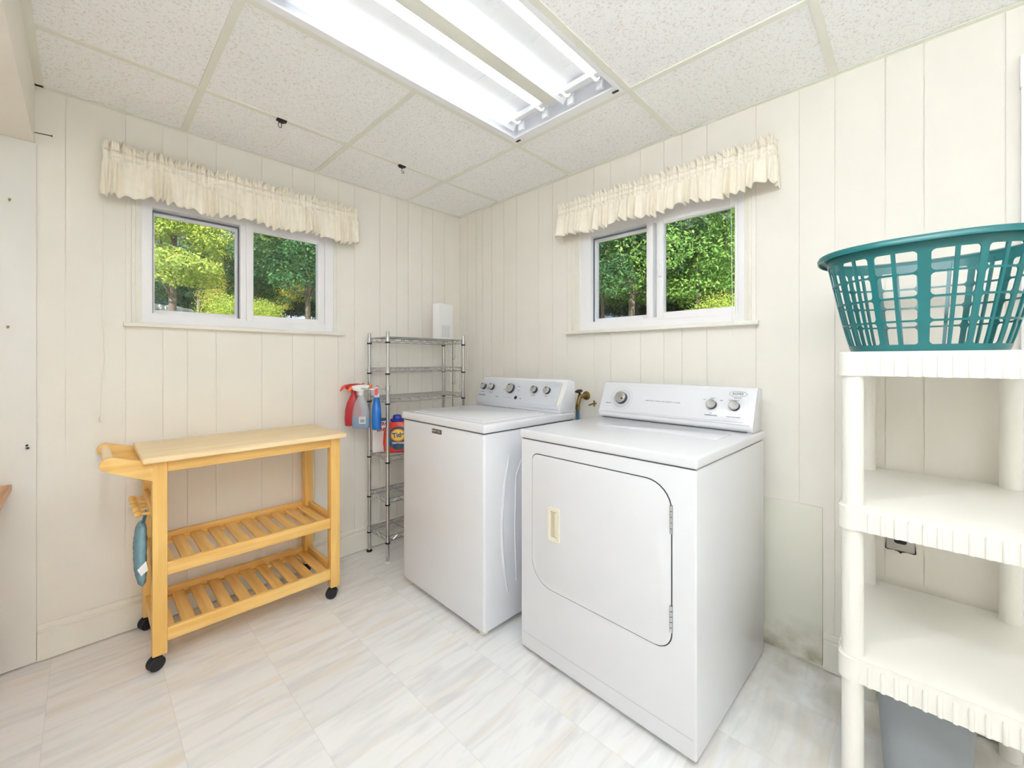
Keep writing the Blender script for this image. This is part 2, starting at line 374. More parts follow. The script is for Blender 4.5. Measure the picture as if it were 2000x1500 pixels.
b = new(); box(b, XL, T, YB - T, YB, 0, 2.62); fin('wall_back', b, 'wall', smooth=0, kind='structure')
b = new(); box(b, XL - T, XL, YB - T, T, 0, 2.62); fin('wall_far_left', b, 'wall', smooth=0, kind='structure')
b = new(); box(b, XL - T, T, YB - T, T, -.1, 0); fin('floor', b, 'floor', smooth=0, kind='structure')
b = new(); box(b, XL - T, T + .3, YB - T, T + .3, 2.62, 2.72); fin('roof', b, 'concrete', smooth=0, kind='structure')
# soffit over the left side, and the smooth panel under it
b = new(); box(b, XL, -2.212, YB, 0, 2.128, 2.62, .004); fin('trim_1', b, 'soffit', kind='structure')
b = new(); box(b, XL, -2.207, -.0165, 0.0, .008, 2.128, .002); fin('trim_2', b, 'panel', kind='structure')

# suspended ceiling: tiles and T-bars
GX = [-2.212, -1.73, -1.105, -.485, 0]; GY = [YB, -3.615, -2.99, -2.365, -1.735, -1.093, -.46, 0]
b = new()
FIX = [(1, 3, 4), (1, 3, 1)]           # fixture cells: ix0, ix1, iy
for i in range(4):
    for j in range(7):
        if i in (1, 2) and j == 4: continue
        box(b, GX[i] + .003, GX[i + 1] - .003, GY[j] + .003, GY[j + 1] - .003, H + .003, H + .02)
ceiling = fin('ceiling', b, 'ceil', smooth=0, kind='structure')
b = new()
hw = .0125
for x in GX[1:4]:
    for (y0, y1) in ((YB, -1.745), (-1.083, 0)) if x == GX[2] else ((YB, 0),):
        box(b, x - hw, x + hw, y0, y1, H - .001, H + .003); box(b, x - .001, x + .001, y0, y1, H + .003, H + .03)
for y in GY[1:-1]:
    box(b, GX[0], 0, y - hw, y + hw, H - .0014, H + .0026); box(b, GX[0], 0, y - .001, y + .001, H + .003, H + .03)
box(b, GX[0], 0, -.02, 0, H - .002, H + .002); box(b, -.02, 0, YB, 0, H - .002, H + .002); box(b, GX[0], GX[0] + .024, YB, 0, H - .002, H + .002); box(b, GX[0], 0, YB, YB + .02, H - .002, H + .002)
box(b, GX[0], 0, -.003, 0, H - .004, H + .02); box(b, -.003, 0, YB, 0, H - .004, H + .02)
fin('ceiling_grid', b, 'grid', ceiling, smooth=0)

def baseboard_full(name, a, c, P):
    prof = [(.0, .006), (0, .15), (-.006, .15), (-.011, .144), (-.011, .128), (-.007, .124), (-.008, .120), (-.017, .117), (-.017, .006)]
    b = new(); prism(b, prof, lambda d, z: P(a, d, z), lambda d, z: P(c, d, z)); return fin(name, b, 'trim', smooth=20, kind='structure')
baseboard_full('baseboard_left', -2.206, 0, PL)
baseboard_full('baseboard_right', 2.331, 2.84, PR)
# white casing on the right wall at the frame's edge and the door it frames
b = new(); box(b, -.022, 0, -2.93, -2.834, 0, 2.1); box(b, -.022, 0, -3.86, -3.76, 0, 2.1); box(b, -.0225, 0, -3.862, -2.832, 2.1, 2.2)
fin('trim_3', b, 'vinyl', smooth=0, kind='structure')

# ------------------------------------------------------------------ windows
def window(n, P, o0, o1, f0, f1, a0, a1, c0, c1, zb, zt, mirror):
    """o: wall opening, f: vinyl frame, a: recessed fixed pane opening, c: sliding sash glass"""
    root = thing('window_%d' % n, None, None, P((o0 + o1) / 2, 0, zb), kind='structure')
    def bx(bm, u0, u1, d0, d1, z0, z1, bev=0, mi=0):
        pts = [P(u0, d0, z0), P(u1, d1, z1)]; (x0, y0, q0), (x1, y1, q1) = pts
        box(bm, min(x0, x1), max(x0, x1), min(y0, y1), max(y0, y1), q0, q1, bev, 2, mi)
    zt2 = zt + .05
    # vinyl main frame (ring + mullion)
    b = new()
    lo, hi = min(a0, c0), max(a1, c1)
    bx(b, f0, lo, .0, .09, zb, 2.04, .002)
    bx(b, hi + .042 if mirror == 'L' else hi + .012, f1, .0, .09, zb, 2.04, .002)
    bx(b, f0 + .003, f1 - .003, .001, .088, zb + .001, zb + .055)
    bx(b, f0 + .003, f1 - .003, .001, .088, zt + .012, 2.028)
    m0, m1 = min(a1, c1), max(a0, c0)
    bx(b, m0, m0 + .035, .004, .09, zb + .05, zt + .02, .002)
    fin('window_frame', b, 'vinyl', root)
    # dark channel lining around the recessed pane
    b = new()
    for (u0, u1, z0, z1, q) in ((a0 - .001, a0 + .005, zb + .06, zt + .003, 0), (a1 - .005, a1 + .001, zb + .06, zt + .003, 0), (a0, a1, zt - .001, zt + .006, .0005)):
        bx(b, u0, u1, .030 + q, .040 - q, z0, z1)
    fin('weatherstrip', b, 'greyrub', root)
    b = new()
    for (u0, u1, z0, z1, q) in ((a0 - .004, a0 + .012, zb + .05, zt + .01, 0), (a1 - .012, a1 + .004, zb + .05, zt + .01, 0), (a0, a1, zt - .012, zt + .009, .001), (a0, a1, zb + .051, zb + .078, .001)):
        bx(b, u0, u1, .052 + q, .075 - q, z0, z1)
    s1 = fin('fixed_sash', b, 'vinyl', root)
    b = new(); bx(b, a0 + .008, a1 - .008, .060, .064, zb + .07, zt); fin('glass_pane', b, 'glass', s1, smooth=0)
    # sliding sash, nearer to the room
    b = new(); sw = .042
    zs0, zs1 = zb + .075, zt - .004
    r0 = c0 - .034; r1 = c1 + (.04 if mirror == 'L' else .012)
    bx(b, r0, c0, -.004, .04, zs0 - .03, zs1 + .034, .003); bx(b, c1, r1, -.002, .04, zs0 - .03, zs1 + .034, .003)
    bx(b, r0 + .002, r1 - .002, -.0015, .038, zs0 - .032, zs0); bx(b, r0 + .002, r1 - .002, -.0015, .038, zs1, zs1 + .036)
    bx(b, c0 - .001, c1 + .001, .008, .03, zs0 - .004, zs0 + .004); bx(b, c0 - .001, c1 + .001, .008, .03, zs1 - .004, zs1 + .004)
    s2 = fin('sliding_sash', b, 'vinyl', root)
    b = new(); bx(b, c0 - .004, c1 + .004, .018, .022, zs0 - .004, zs1 + .004); fin('glass_pane', b, 'glass', s2, smooth=0)
    if mirror == 'R':
        b = new(); u = (r0 + c0) / 2 + .002
        bx(b, u - .009, u + .009, -.012, -.004, 1.672, 1.762, .006)
        p = [P(u, -.012, 1.735), P(u, -.022, 1.725), P(u + .001, -.024, 1.70), P(u, -.014, 1.684)]
        tube(b, p, [.005, .006, .006, .004], 8); fin('latch', b, 'vinyl', s2)
    # inner stops, cream
    b = new()
    bx(b, o0, f0 + .001, -.004, .06, zb, 2.04, .001); bx(b, f1 - .001, o1, -.004, .06, zb, 2.04, .001)
    bx(b, o0 - .012, o0 + .002, -.008, .01, zb, 2.06, .002); bx(b, o1 - .002, o1 + .012, -.008, .01, zb, 2.06, .002)
    bx(b, o0 - .012, o1 + .012, -.008, .06, 2.034, 2.07, .002)
    fin('casing', b, 'trim', root)
    b = new(); bx(b, o0 - .04, o1 + .045, -.035, .06, zb - .012, zb + .006, .003); fin('sill', b, 'trim', root)
    # exterior face
    return root
window(1, PL, -1.908, -.977, -1.887, -.992, -1.846, -1.488, -1.428, -1.086, 1.408, 1.955, 'L')
window(2, PR, 1.105, 2.06, 1.153, 2.045, 1.226, 1.573, 1.666, 2.003, 1.410, 1.955, 'R')

# ------------------------------------------------------------------ ceiling light
def troffer(x0, x1, y0, y1, label):
    t = thing('ceiling_light', label, 'ceiling light', ((x0 + x1) / 2, (y0 + y1) / 2, H))
    b = new()
    cx = lambda: 0
    # outer pan
    zt = H + .095
    box(b, x0, x1, y0, y0 + .004, H, zt); box(b, x0, x1, y1 - .004, y1, H, zt); box(b, x0, x0 + .004, y0, y1, H, zt); box(b, x1 - .004, x1, y0, y1, H, zt)
    box(b, x0, x1, y0, y1, zt, zt + .004)
    for (a, c, d, e, dz) in ((x0, x1, y0, y0 + .02, 0), (x0, x1, y1 - .03, y1, 0), (x0 + .0005, x0 + .04, y0 + .0005, y1 - .0005, .0007), (x1 - .05, x1 - .0005, y0 + .0005, y1 - .0005, .0007)):
        box(b, a, c, d, e, H - .003 + dz, H + .002 + dz)
    fin('housing', b, 'white2', t)
    ym = (y0 + y1) / 2; ys = [ym + .232, ym + .078, ym - .070, ym - .222]
    # curved reflectors either side of the ballast cover
    for (ya, yc) in ((y0 + .03, ym - .035), (ym + .035, y1 - .03)):
        b = new(); n = 14; rows = []
        for xx in (x0 + .05, x1 - .06):
            rows.append([Vector((xx, ya + (yc - ya) * k / n, H + .03 + .055 * sin(pi * k / n) ** .6)) for k in range(n + 1)])
        ring_faces(b, rows, False, False, closed=False)
        for k in range(5):
            xx = x0 + .2 + k * .2
            for dx in (0, .03): box(b, xx + dx, xx + dx + .002, (ya + yc) / 2 - .05, (ya + yc) / 2 + .05, H + .0815, H + .084)
        fin('reflector', b, 'white2', t, smooth=60)
    b = new()
    prism(b, [(ym - .045, H + .09), (ym - .03, H + .035), (ym + .03, H + .035), (ym + .045, H + .09)], lambda y, z: (x0 + .03, y, z), lambda y, z: (x1 - .1, y, z), bev=.002)
    fin('ballast_cover', b, 'grid', t, smooth=20)
    for xe in (x1 - .115, x0 + .085):
        b = new(); box(b, xe, xe + .03, y0 + .02, y1 - .02, H + .045, H + .07, .002); fin('end_bracket', b, 'white2', t)
    for y in ys:
        for (xe, sg) in ((x1 - .05, 1), (x0 + .05, -1)):
            b = new(); box(b, xe - .008, xe + .008, y - .016, y + .016, H + .02, H + .085, .003); cyl(b, (xe, y, H + .06), (xe - sg * .02, y, H + .06), .012)
            fin('lamp_holder', b, 'white2', t)
        b = new(); cyl(b, (x0 + .075, y, H + .06), (x1 - .075, y, H + .06), .0165, n=20)
        tb = fin('fluorescent_tube', b, 'tube', t, smooth=60)
        for (xe, sg) in ((x1 - .075, 1), (x0 + .075, -1)):
            b = new(); cyl(b, (xe, y, H + .06), (xe + sg * .018, y, H + .06), .0162, .014, n=16); fin('end_cap', b, 'paper', tb)
    for yy in (y0 + .028, y1 - .028):
        b = new(); box(b, x1 - .028, x1 - .018, yy - .014, yy + .014, H - .006, H - .001, .001); fin('door_catch', b, 'rust', t)
    return t
troffer(-1.7165, -.4985, -1.7215, -1.1065, 'open fluorescent ceiling light with four lit tubes, over the washer and dryer')
def soffit_fill_light(x0, x1, y0, y1, zc, label):  # fill strip added out of view to brighten the room
    t = thing('ceiling_light', label, 'ceiling light', ((x0 + x1) / 2, (y0 + y1) / 2, zc))
    b = new(); box(b, x0, x1, y0, y1, zc - .045, zc, .004)
    fin('housing', b, 'white2', t)
    for k in range(2):
        y = y0 + (y1 - y0) * (.28 + .44 * k)
        b = new(); cyl(b, (x0 + .03, y, zc - .07), (x1 - .03, y, zc - .07), .0165, n=18); fin('fluorescent_tube', b, 'fill_tube_dim', t, smooth=60)
        for xe in (x0 + .02, x1 - .02):
            b = new(); box(b, xe - .010, xe + .010, y - .018, y + .018, zc - .09, zc - .044, .003); fin('lamp_holder', b, 'white2', t)
soffit_fill_light(-3.75, -2.5, -3.1, -2.9, 2.128, 'added two tube fill strip under the low ceiling, out of view')
def overhead_fill_light(x, y0, y1, label):  # second added fill strip, above the camera and out of view
    t = thing('ceiling_light', label, 'ceiling light', (x, (y0 + y1) / 2, H))
    b = new(); box(b, x - .07, x + .07, y0, y1, H - .05, H - .0016, .004); fin('housing', b, 'white2', t)
    for dx in (-.035, .035):
        b = new(); cyl(b, (x + dx, y0 + .03, H - .075), (x + dx, y1 - .03, H - .075), .0165, n=18); fin('fluorescent_tube', b, 'fill_tube', t, smooth=60)
        for ye in (y0 + .02, y1 - .02):
            b = new(); box(b, x + dx - .018, x + dx + .018, ye - .010, ye + .010, H - .095, H - .049, .003); fin('lamp_holder', b, 'white2', t)
overhead_fill_light(-1.97, -2.95, -1.76, 'added two tube fill strip on the tiled ceiling next to the soffit, out of view')
M['fill_bulb'] = emit('added_fill_bulb', (.875, .94, 1, 1), 330)
ul = thing('fill_uplighter', 'added fill uplighter with a white bowl, out of view in the back part of the room', 'floor lamp', (-2.0, -3.3, 0))  # uplighter added behind the camera so its bounce lifts the ceiling
ux, uy = -2.0, -3.3
b = new(); lathe(b, (ux, uy, 0), (0, 0, 1), [(.14, 0), (.14, .012), (.03, .025), (.012, .03)], 32); fin('base', b, 'black', ul)
b = new(); cyl(b, (ux, uy, .028), (ux, uy, 1.60), .011, n=14); fin('pole', b, 'chrome', ul)
b = new(); lathe(b, (ux, uy, 1.59), (0, 0, 1), [(.02, 0), (.07, .015), (.13, .06), (.16, .12), (.156, .12), (.126, .065), (.07, .022), (.001, .012)], 36); fin('bowl', b, 'white2', ul, smooth=60)
b = new(); lathe(b, (ux, uy, 1.615), (0, 0, 1), [(.03, 0), (.075, .02), (.09, .04), (.06, .062), (.001, .068)], 28); fin('fill_bulb', b, 'fill_bulb', ul, smooth=60)

# ------------------------------------------------------------------ ceiling hooks, nails
def hook(x, y, label, turn):
    t = thing('ceiling_hook', label, 'hook', (x, y, H), group=None)
    b = new(); box(b, x - .021, x + .021, y - .011, y + .011, H - .010, H - .0014, .002); box(b, x - .012, x + .012, y - .014, y + .014, H - .013, H - .008, .001); fin('clip', b, 'black', t)
    b = new(); p = [(x, y, H - .011), (x, y, H - .024)]
    for k in range(9):
        a = -pi / 2 + pi * 1.35 * k / 8
        p.append((x + (.009 * sin(a) + .009) * cos(turn), y + (.009 * sin(a) + .009) * sin(turn), H - .033 - .009 * cos(a)))
    tube(b, p, .0016, 6); fin('hook', b, 'rust', t)
hook(-1.427, -.462, 'small black clip hook on the ceiling grid, nearer the ceiling light', R(200))
hook(-.791, -.462, 'small dark clip hook on the ceiling grid, nearer the room corner', R(20))
b = new(); cyl(b, (-2.213, -.03, 2.165), (-2.165, -.032, 2.168), .0018, n=8); cyl(b, (-2.165, -.032, 2.168), (-2.163, -.032, 2.168), .0045, n=10)
tag(fin('nail', b, 'rust', loc=(-2.19, -.03, 2.166)), 'long dark nail sticking out sideways just under the soffit corner', 'nail')
for (x, z, lab, ln) in ((-2.278, 1.873, 'small nail in the smooth wall panel under the soffit, highest of three', .012), (-2.282, 1.37, 'small nail in the smooth wall panel at window sill height, middle of three', .010), (-2.233, .896, 'dark twin headed screw in the smooth wall panel, lowest of three', .018)):
    b = new(); cyl(b, (x, -.0165, z), (x + .002, -.0165 - ln, z + .003), .0018, n=8); cyl(b, (x + .002, -.0165 - ln, z + .003), (x + .002, -.0185 - ln, z + .003), .0042, n=10)
    if ln > .015: cyl(b, (x + .002, -.0165, z - .011), (x + .005, -.03, z - .009), .004, n=10)
    tag(fin('nail', b, 'brass' if ln < .015 else 'rust', loc=(x, -.0165, z)), lab, 'nail')

# ------------------------------------------------------------------ valances
def valance(name, label, P, u0, u1, ztop, zbot, ph, peaks):
    t = thing(name, label, 'valance', P((u0 + u1) / 2, 0, ztop - .06))
    D = -.075
    L = u1 - u0; rl = .06
    nu = 720; zs = [(ztop, 'h'), (ztop - .016, 'h'), (ztop - .032, 'h'), (ztop - .045, 'p'), (ztop - .056, 'p'), (ztop - .067, 'p'), (ztop - .078, 'p')]
    for k in range(1, 13): zs.append((ztop - .078 - (ztop - .078 - zbot) * k / 12, 's'))
    rr = random.Random(ph)
    comps = [(rr.uniform(.93, 1.07) * f, rr.uniform(0, 6.28), a) for f, a in ((14, .5), (34, .6), (54, .9), (68, .5))]
    hc = [(rr.uniform(.9, 1.1) * f, rr.uniform(0, 6.28), a) for f, a in ((42, .8), (63, .7), (95, .5))]
    tot = L + 2 * rl
    rows = []
    for zi, (z, kd) in enumerate(zs):
        row = []
        for i in range(nu + 1):
            s = tot * i / nu
            warp = .008 * sin(s * 37 + ph) + .006 * sin(s * 71 + ph * 2)
            if s < rl: u = u0; d = -(.004 + (rl - .0) * (s / rl)) + (D + rl) * (s / rl); nx, nd = -1, 0
            elif s > tot - rl: q = (tot - s) / rl; u = u1; d = -(.004 + rl * q) + (D + rl) * q; nx, nd = 1, 0
            else: u = u0 + (s - rl); d = D; nx, nd = 0, -1
            f = sum(a * sin(2 * pi * fr * (s + warp) / 1.0 * .55 + p) for fr, p, a in comps)
            h = sum(a * sin(2 * pi * fr * s * .8 + p) for fr, p, a in hc)
            zz = z
            if kd == 'h': k = (z - (ztop - .04)) / .04; off = .009 * h * k + .003 * h; zz = z + .0035 * h * k + .006 * sin(s * 46 + ph) * k
            elif kd == 'p': off = .003 * h + .001
            else:
                k = (ztop - .078 - z) / (ztop - .078 - zbot); f2 = math.copysign(abs(max(-1.7, min(2.0, f))) ** .8, f); off = .003 * h * (1 - k) ** 2 + (.0065 + .0075 * k) * f2 + .012 + .008 * k
                zz = z + .010 * k * sin(s * 19 + ph) + .004 * k * f
            if nx: off *= .35
            uu, dd = u + nx * off, d + nd * off
            uu += .006 * cos(2 * pi * 21 * s * .55 + ph) * (((ztop - .078 - z) / (ztop - .078 - zbot)) if kd == 's' else 0) * (1 if nd else 0)
            row.append(Vector(P(uu, min(dd, -.003), zz)))
        rows.append(row)
    b = new(); ring_faces(b, rows[2:], False, False, closed=False)
    o = fin('valance_skirt', b, 'fabric', t, smooth=0); o.data.shade_smooth()
    b = new(); ring_faces(b, rows[:3], False, False, closed=False)
    o2 = fin('ruffled_header', b, 'fabric', t, smooth=0); o2.data.shade_smooth()
    for q in (o, o2):
        md = q.modifiers.new('thickness', 'SOLIDIFY'); md.thickness = .0016; md.offset = 0
    b = new(); cyl(b, P(u0 + .004, D + .004, ztop - .061), P(u1 - .004, D + .004, ztop - .061), .008, n=10)
    cyl(b, P(u0 + .004, D + .004, ztop - .061), P(u0 + .004, -.001, ztop - .061), .006, n=8); cyl(b, P(u1 - .004, D + .004, ztop - .061), P(u1 - .004, -.001, ztop - .061), .006, n=8)
    fin('curtain_rod', b, 'almond', t)
    return t
valance('window_valance', 'cream gathered valance with ruffled top over the window above the wooden cart', PL, -2.012, -.88, 2.192, 1.968, 3, 0)
valance('window_valance', 'cream gathered valance with ruffled top over the window above the dryer', PR, 1.045, 2.172, 2.178, 1.975, 11, 0)

def cord(label, pts, r=.0016, tassel=False, m='cordw'):
    b = new(); tube(b, pts, r, 6)
    if not tassel: return tag(fin('blind_cord', b, m, loc=pts[0]), label, 'cord')
    t = thing('blind_cord', label, 'cord', pts[0]); fin('string', b, m, t)
    b = new(); p = Vector(pts[-1]); lathe(b, p + Vector((0, 0, -.03)), (0, 0, 1), [(.001, 0), (.006, .003), (.0065, .012), (.004, .026), (.002, .032)], 12); fin('tassel', b, m, t)
    return t
cord('long white pull cord hanging down the wall left of the window over the cart', [(-2.012, -.03, 1.98), (-2.013, -.025, 1.7), (-2.016, -.022, 1.45), (-2.011, -.02, 1.36), (-2.008, -.02, 1.24), (-2.017, -.018, 1.14), (-2.02, -.018, 1.0)], .0022, True)
cord('thin white cord draped diagonally across the front of the valance over the cart', [(-1.95, -.106, 2.19), (-1.88, -.113, 2.165), (-1.8, -.118, 2.135), (-1.72, -.121, 2.10), (-1.62, -.125, 2.065), (-1.53, -.125, 2.035), (-1.50, -.12, 2.02)], .0018)
cord('pair of thin blind cords hanging before the right edge of the window above the dryer', [(-.045, -2.0, 2.0), (-.045, -2.003, 1.7), (-.045, -2.006, 1.5), (-.045, -2.005, 1.35), (-.043, -2.012, 1.34), (-.043, -2.016, 1.5), (-.045, -2.018, 1.99)], .0011)

# ------------------------------------------------------------------ washing machine (local: x depth from front, y towards the room corner)
def knob(parent, P0, n, up, r, h, ms=('knobside', 'knob'), dot=True, name='knob'):
    """P0 base point, n panel normal"""
    n = Vector(n).normalized(); P0 = Vector(P0)
    b = new(); lathe(b, P0, n, [(r * 1.04, 0), (r * 1.04, h * .55), (r * .98, h * .6)], 32)
    k = fin(name, b, ms[0], parent, local=True)
    b = new(); lathe(b, P0 + n * h * .55, n, [(r * .99, 0), (r * 1.0, h * .12), (r * .9, h * .38), (r * .86, h * .40), (r * .82, h * .36), (r * .4, h * .34), (.0005, h * .34)], 32)
    fin('knob_face', b, ms[1], k, local=True)
    if dot:
        b = new(); u = (Vector(up) - n * Vector(up).dot(n)).normalized(); p = P0 + n * h * .95 + u * r * .62
        cyl(b, p - n * .002, p + n * .0012, r * .13, n=12); fin('pointer', b, 'dark', k, local=True)
    return k
wa = thing('washing_machine', 'white top loading washing machine with silver control panel and five knobs', 'washing machine', (-.845, -1.232, 0), R(-1.2))
W_, D_ = .690, .655
def LP(parent, name, b, m, **k): return fin(name, b, m, parent, local=True, **k)
b = new(); box(b, 0, D_, 0, W_, .028, .912, .012, 3)
# pressed arc on the right flank
arc = [(.105 + .0, .80), (.075, .68), (.055, .5), (.06, .36), (.075, .25), (.095, .16)]
tube(b, [(x + .05, -.0005, z) for x, z in arc], [.004, .007, .0075, .0075, .007, .004], 8)
tube(b, [(.26, .0005, .8), (.20, -.0005, .7), (.19, -.001, .45), (.2, -.001, .2)], .005, 8)
LP(wa, 'cabinet', b, 'white')
b = new(); box(b, .006, D_ - .006, .006, W_ - .006, .9115, .9165); LP(wa, 'lid_gap', b, 'dark', smooth=0)
b = new(); box(b, -.006, D_ + .006, -.006, W_ + .006, .916, .956, .009, 4); LP(wa, 'top_deck', b, 'white')
b = new(); box(b, .035, .47, .05, W_ - .05, .950, .9605, .004, 3); box(b, .062, .45, .08, W_ - .08, .955, .9628, .002, 2); LP(wa, 'lid', b, 'white')
for (x, y) in ((.04, .05), (.04, W_ - .05), (D_ - .05, .05), (D_ - .05, W_ - .05)):
    b = new(); cyl(b, (x, y, 0), (x, y, .03), .022, bev=.003, n=18); LP(wa, 'foot', b, 'almond')
# console
def conW(a, z): return (a, z)
prof = [(.535, .9565), (.530, .972), (.528, .992), (.533, .999), (.592, 1.122), (.602, 1.132), (.615, 1.135), (D_ + .005, 1.125), (D_ + .005, .9565)]
b = new(); prism(b, prof, lambda x, z: (x, -.002, z), lambda x, z: (x, W_ + .002, z), bev=.003); con = LP(wa, 'control_console', b, 'white')
n1 = Vector((-(1.122 - .999), 0, (.592 - .533))).normalized(); up1 = Vector((.059, 0, .123)).normalized()
b = new(); A = Vector((.533, 0, .999)); 
def onp(y, s, h=0): return Vector((.533, y, .999)) + up1 * s + n1 * h
prism(b, rrect(.027, W_ - .006, -.004, .134, (.01, .01, .012, .012)), lambda y, s: onp(y, s, .0005), lambda y, s: onp(y, s, .004), bev=.001); pan = LP(con, 'silver_panel', b, 'silver')
b = new(); box(b, .5245, .533, .012, W_ + .001, .974, .998, .003); LP(con, 'silver_strip', b, 'silver')
b = new(); prism(b, [(.006, .002), (.025, .002), (.025, .128), (.006, .128)], lambda y, s: onp(y, s, -.0005), lambda y, s: onp(y, s, .0035)); LP(con, 'end_trim', b, 'hatch')
for (y, r) in ((.648, .0195), (.570, .0195), (.402, .029), (.208, .0195), (.112, .0195)):
    knob(con, onp(y, .078 if r < .02 else .076, .004), n1, up1 + Vector((0, .25, 0)), r, .026)
b = new(); p = onp(.340, .022, .004); lathe(b, p, n1, [(.011, 0), (.011, .002), (.008, .003), (.0005, .003)], 24); LP(con, 'start_button', b, 'knobside')
b = new()
for k in range(6): p = onp(.44 - k * .013, .018, .0042); cyl(b, p, p + n1 * .0008, .0016, n=8)
LP(con, 'indicator_light', b, 'dark')
def tmat(y, s, h=.0045): return basis(onp(y, s, h), (0, -1, 0), up1)
text('lettering', 'CENTENNIAL', .011, tmat(.645, .022), 'ink', con)
text('lettering', 'SENSING', .006, tmat(.50, .018), 'ink', con)
for y, s, tx in ((.648, .044, 'WATER TEMP'), (.570, .044, 'OPTIONS'), (.208, .044, 'SOIL LEVEL'), (.112, .044, 'SPIN'), (.34, .092, 'NORMAL'), (.335, .068, 'RINSE'), (.46, .07, 'SPIN'), (.30, .018, 'START')):
    text('lettering', tx, .0055, tmat(y, s), 'ink', con)
b = new(); box(b, -.003, .001, .322, .402, .872, .894, .001); bd = LP(wa, 'badge', b, 'label')
text('lettering', 'MAYTAG', .019, basis((-.0036, .362, .883), (0, -1, 0), (0, 0, 1)), 'badgetext', bd, sx=.95)

# ------------------------------------------------------------------ dryer
dr = thing('clothes_dryer', 'white front loading clothes dryer with almond door pull, right of the washing machine', 'clothes dryer', (-.785, -2.120, 0), R(-1.6))
W2, D2 = .742, .70
b = new(); box(b, 0, D2, 0, W2, .020, .906, .007, 3)
cab = LP(dr, 'cabinet', b, 'white')
b = new(); box(b, -.0006, .002, .010, W2 - .010, .084, .0855); LP(cab, 'toe_crease', b, 'crease', smooth=0)
b = new(); box(b, .006, D2 - .004, .006, W2 - .006, .9055, .9105); LP(dr, 'lid_gap', b, 'dark', smooth=0)
b = new(); box(b, -.006, D2 + .004, -.005, W2 + .005, .910, .946, .008, 4)
LP(dr, 'top_panel', b, 'white')
b = new(); prism(b, rrect(.34, .50, .06, .56, .012), lambda x, y: (x, y, .9455), lambda x, y: (x, y, .9475), bev=.0008); LP(dr, 'lint_cover', b, 'white')
for (x, y) in ((.05, .05), (.05, W2 - .05), (D2 - .05, .05), (D2 - .05, W2 - .05)):
    b = new(); cyl(b, (x, y, 0), (x, y, .03), .02, bev=.003, n=18); LP(dr, 'foot', b, 'almond')
DY0, DY1, DZ0, DZ1 = .078, .672, .322, .852
b = new(); prism(b, rrect(DY0 - .0035, DY1 + .0035, DZ0 - .0035, DZ1 + .0035, (.06, .095, .035, .10)[0:1] * 0 or (.058, .10, .03, .09)), lambda y, z: (.001, y, z), lambda y, z: (-.0009, y, z)); LP(dr, 'door_gap_shade', b, 'dark', smooth=0)  # dark plate stands in for the shaded gap round the door
b = new(); prism(b, rrect(DY0, DY1, DZ0, DZ1, (.055, .097, .027, .087)), lambda y, z: (-.0007, y, z), lambda y, z: (-.0035, y, z), bev=.0012); dd = LP(dr, 'door', b, 'white')
b = new()
yh, z0h, z1h = .553, .522, .655
o_, i_ = rrect(yh - .027, yh + .027, z0h, z1h, .006), rrect(yh - .015, yh + .017, z0h + .014, z1h - .014, .004)
ring_faces(b, [[Vector((d, y, z)) for y, z in r] for r, d in ((o_, -.0030), (o_, -.0100), (i_, -.0085), (i_, -.0036), (o_, -.0030))], False, False); hd = LP(dd, 'handle_bezel', b, 'almond')
b = new(); prism(b, i_, lambda y, z: (-.0034, y, z), lambda y, z: (-.0040, y, z)); LP(hd, 'finger_recess', b, 'recess', smooth=0)
b = new(); box(b, -.0085, -.004, yh - .014, yh - .006, z0h + .02, z1h - .02, .0015); LP(hd, 'pull_lip', b, 'almond')
for (z0, z1) in ((.695, .785), (.385, .470)):
    b = new()
    for k in range(5):
        a = z0 + (z1 - z0) * k / 5; cyl(b, (-.0055, DY0 - .001, a + .001), (-.0055, DY0 - .001, a + (z1 - z0) / 5 - .0015), .0045, n=10)
    box(b, -.0042, -.0005, DY0 - .006, DY0 + .003, z0, z1); LP(dd, 'hinge', b, 'chrome')
prof = [(.585, .9465), (.578, .962), (.580, .975), (.640, 1.115), (.648, 1.124), (.66, 1.127), (D2 + .005, 1.120), (D2 + .005, .9465)]
b = new(); prism(b, prof, lambda x, z: (x, .008, z), lambda x, z: (x, W2 - .004, z), bev=.004); con2 = LP(dr, 'control_console', b, 'white')
up2 = Vector((.06, 0, .14)).normalized(); n2 = Vector((-.14, 0, .06)).normalized()
def onq(y, s, h=0): return Vector((.580, y, .975)) + up2 * s + n2 * h
b = new(); prism(b, rrect(.040, W2 - .034, .008, .146, .012), lambda y, s: onq(y, s, -.001), lambda y, s: onq(y, s, .002), bev=.001); LP(con2, 'face_panel', b, 'white')
b = new(); prism(b, rrect(.020, W2 - .014, .0005, .0025, .0005), lambda y, s: onq(y, s, -.001), lambda y, s: onq(y, s, .0012)); LP(con2, 'panel_crease', b, 'crease', smooth=0)
b = new(); box(b, .577, .584, .03, W2 - .03, .9462, .949); LP(con2, 'base_gap', b, 'dark', smooth=0)
knob(con2, onq(.618, .078, .002), n2, Vector((0, -.8, -.5)), .030, .03, ('dark', 'knob'), name='timer_knob')
knob(con2, onq(.176, .078, .002), n2, up2, .0195, .026, ('dark', 'knob'), dot=False)
knob(con2, onq(.084, .078, .002), n2, up2, .0195, .026, ('dark', 'knob'), dot=False)
b = new()
for rr_, th in ((.045, .0005), (.060, .0003)):
    tube(b, [onq(.618 + rr_ * cos(2 * pi * k / 48), .076 + rr_ * sin(2 * pi * k / 48), .0022) for k in range(48)], th, 4, closed=True)
for k in range(30):
    a = 2 * pi * k / 30; tube(b, [onq(.618 + r_ * cos(a), .076 + r_ * sin(a), .0022) for r_ in (.047, .052)], .0004, 4)
LP(con2, 'dial_markings', b, 'ink')
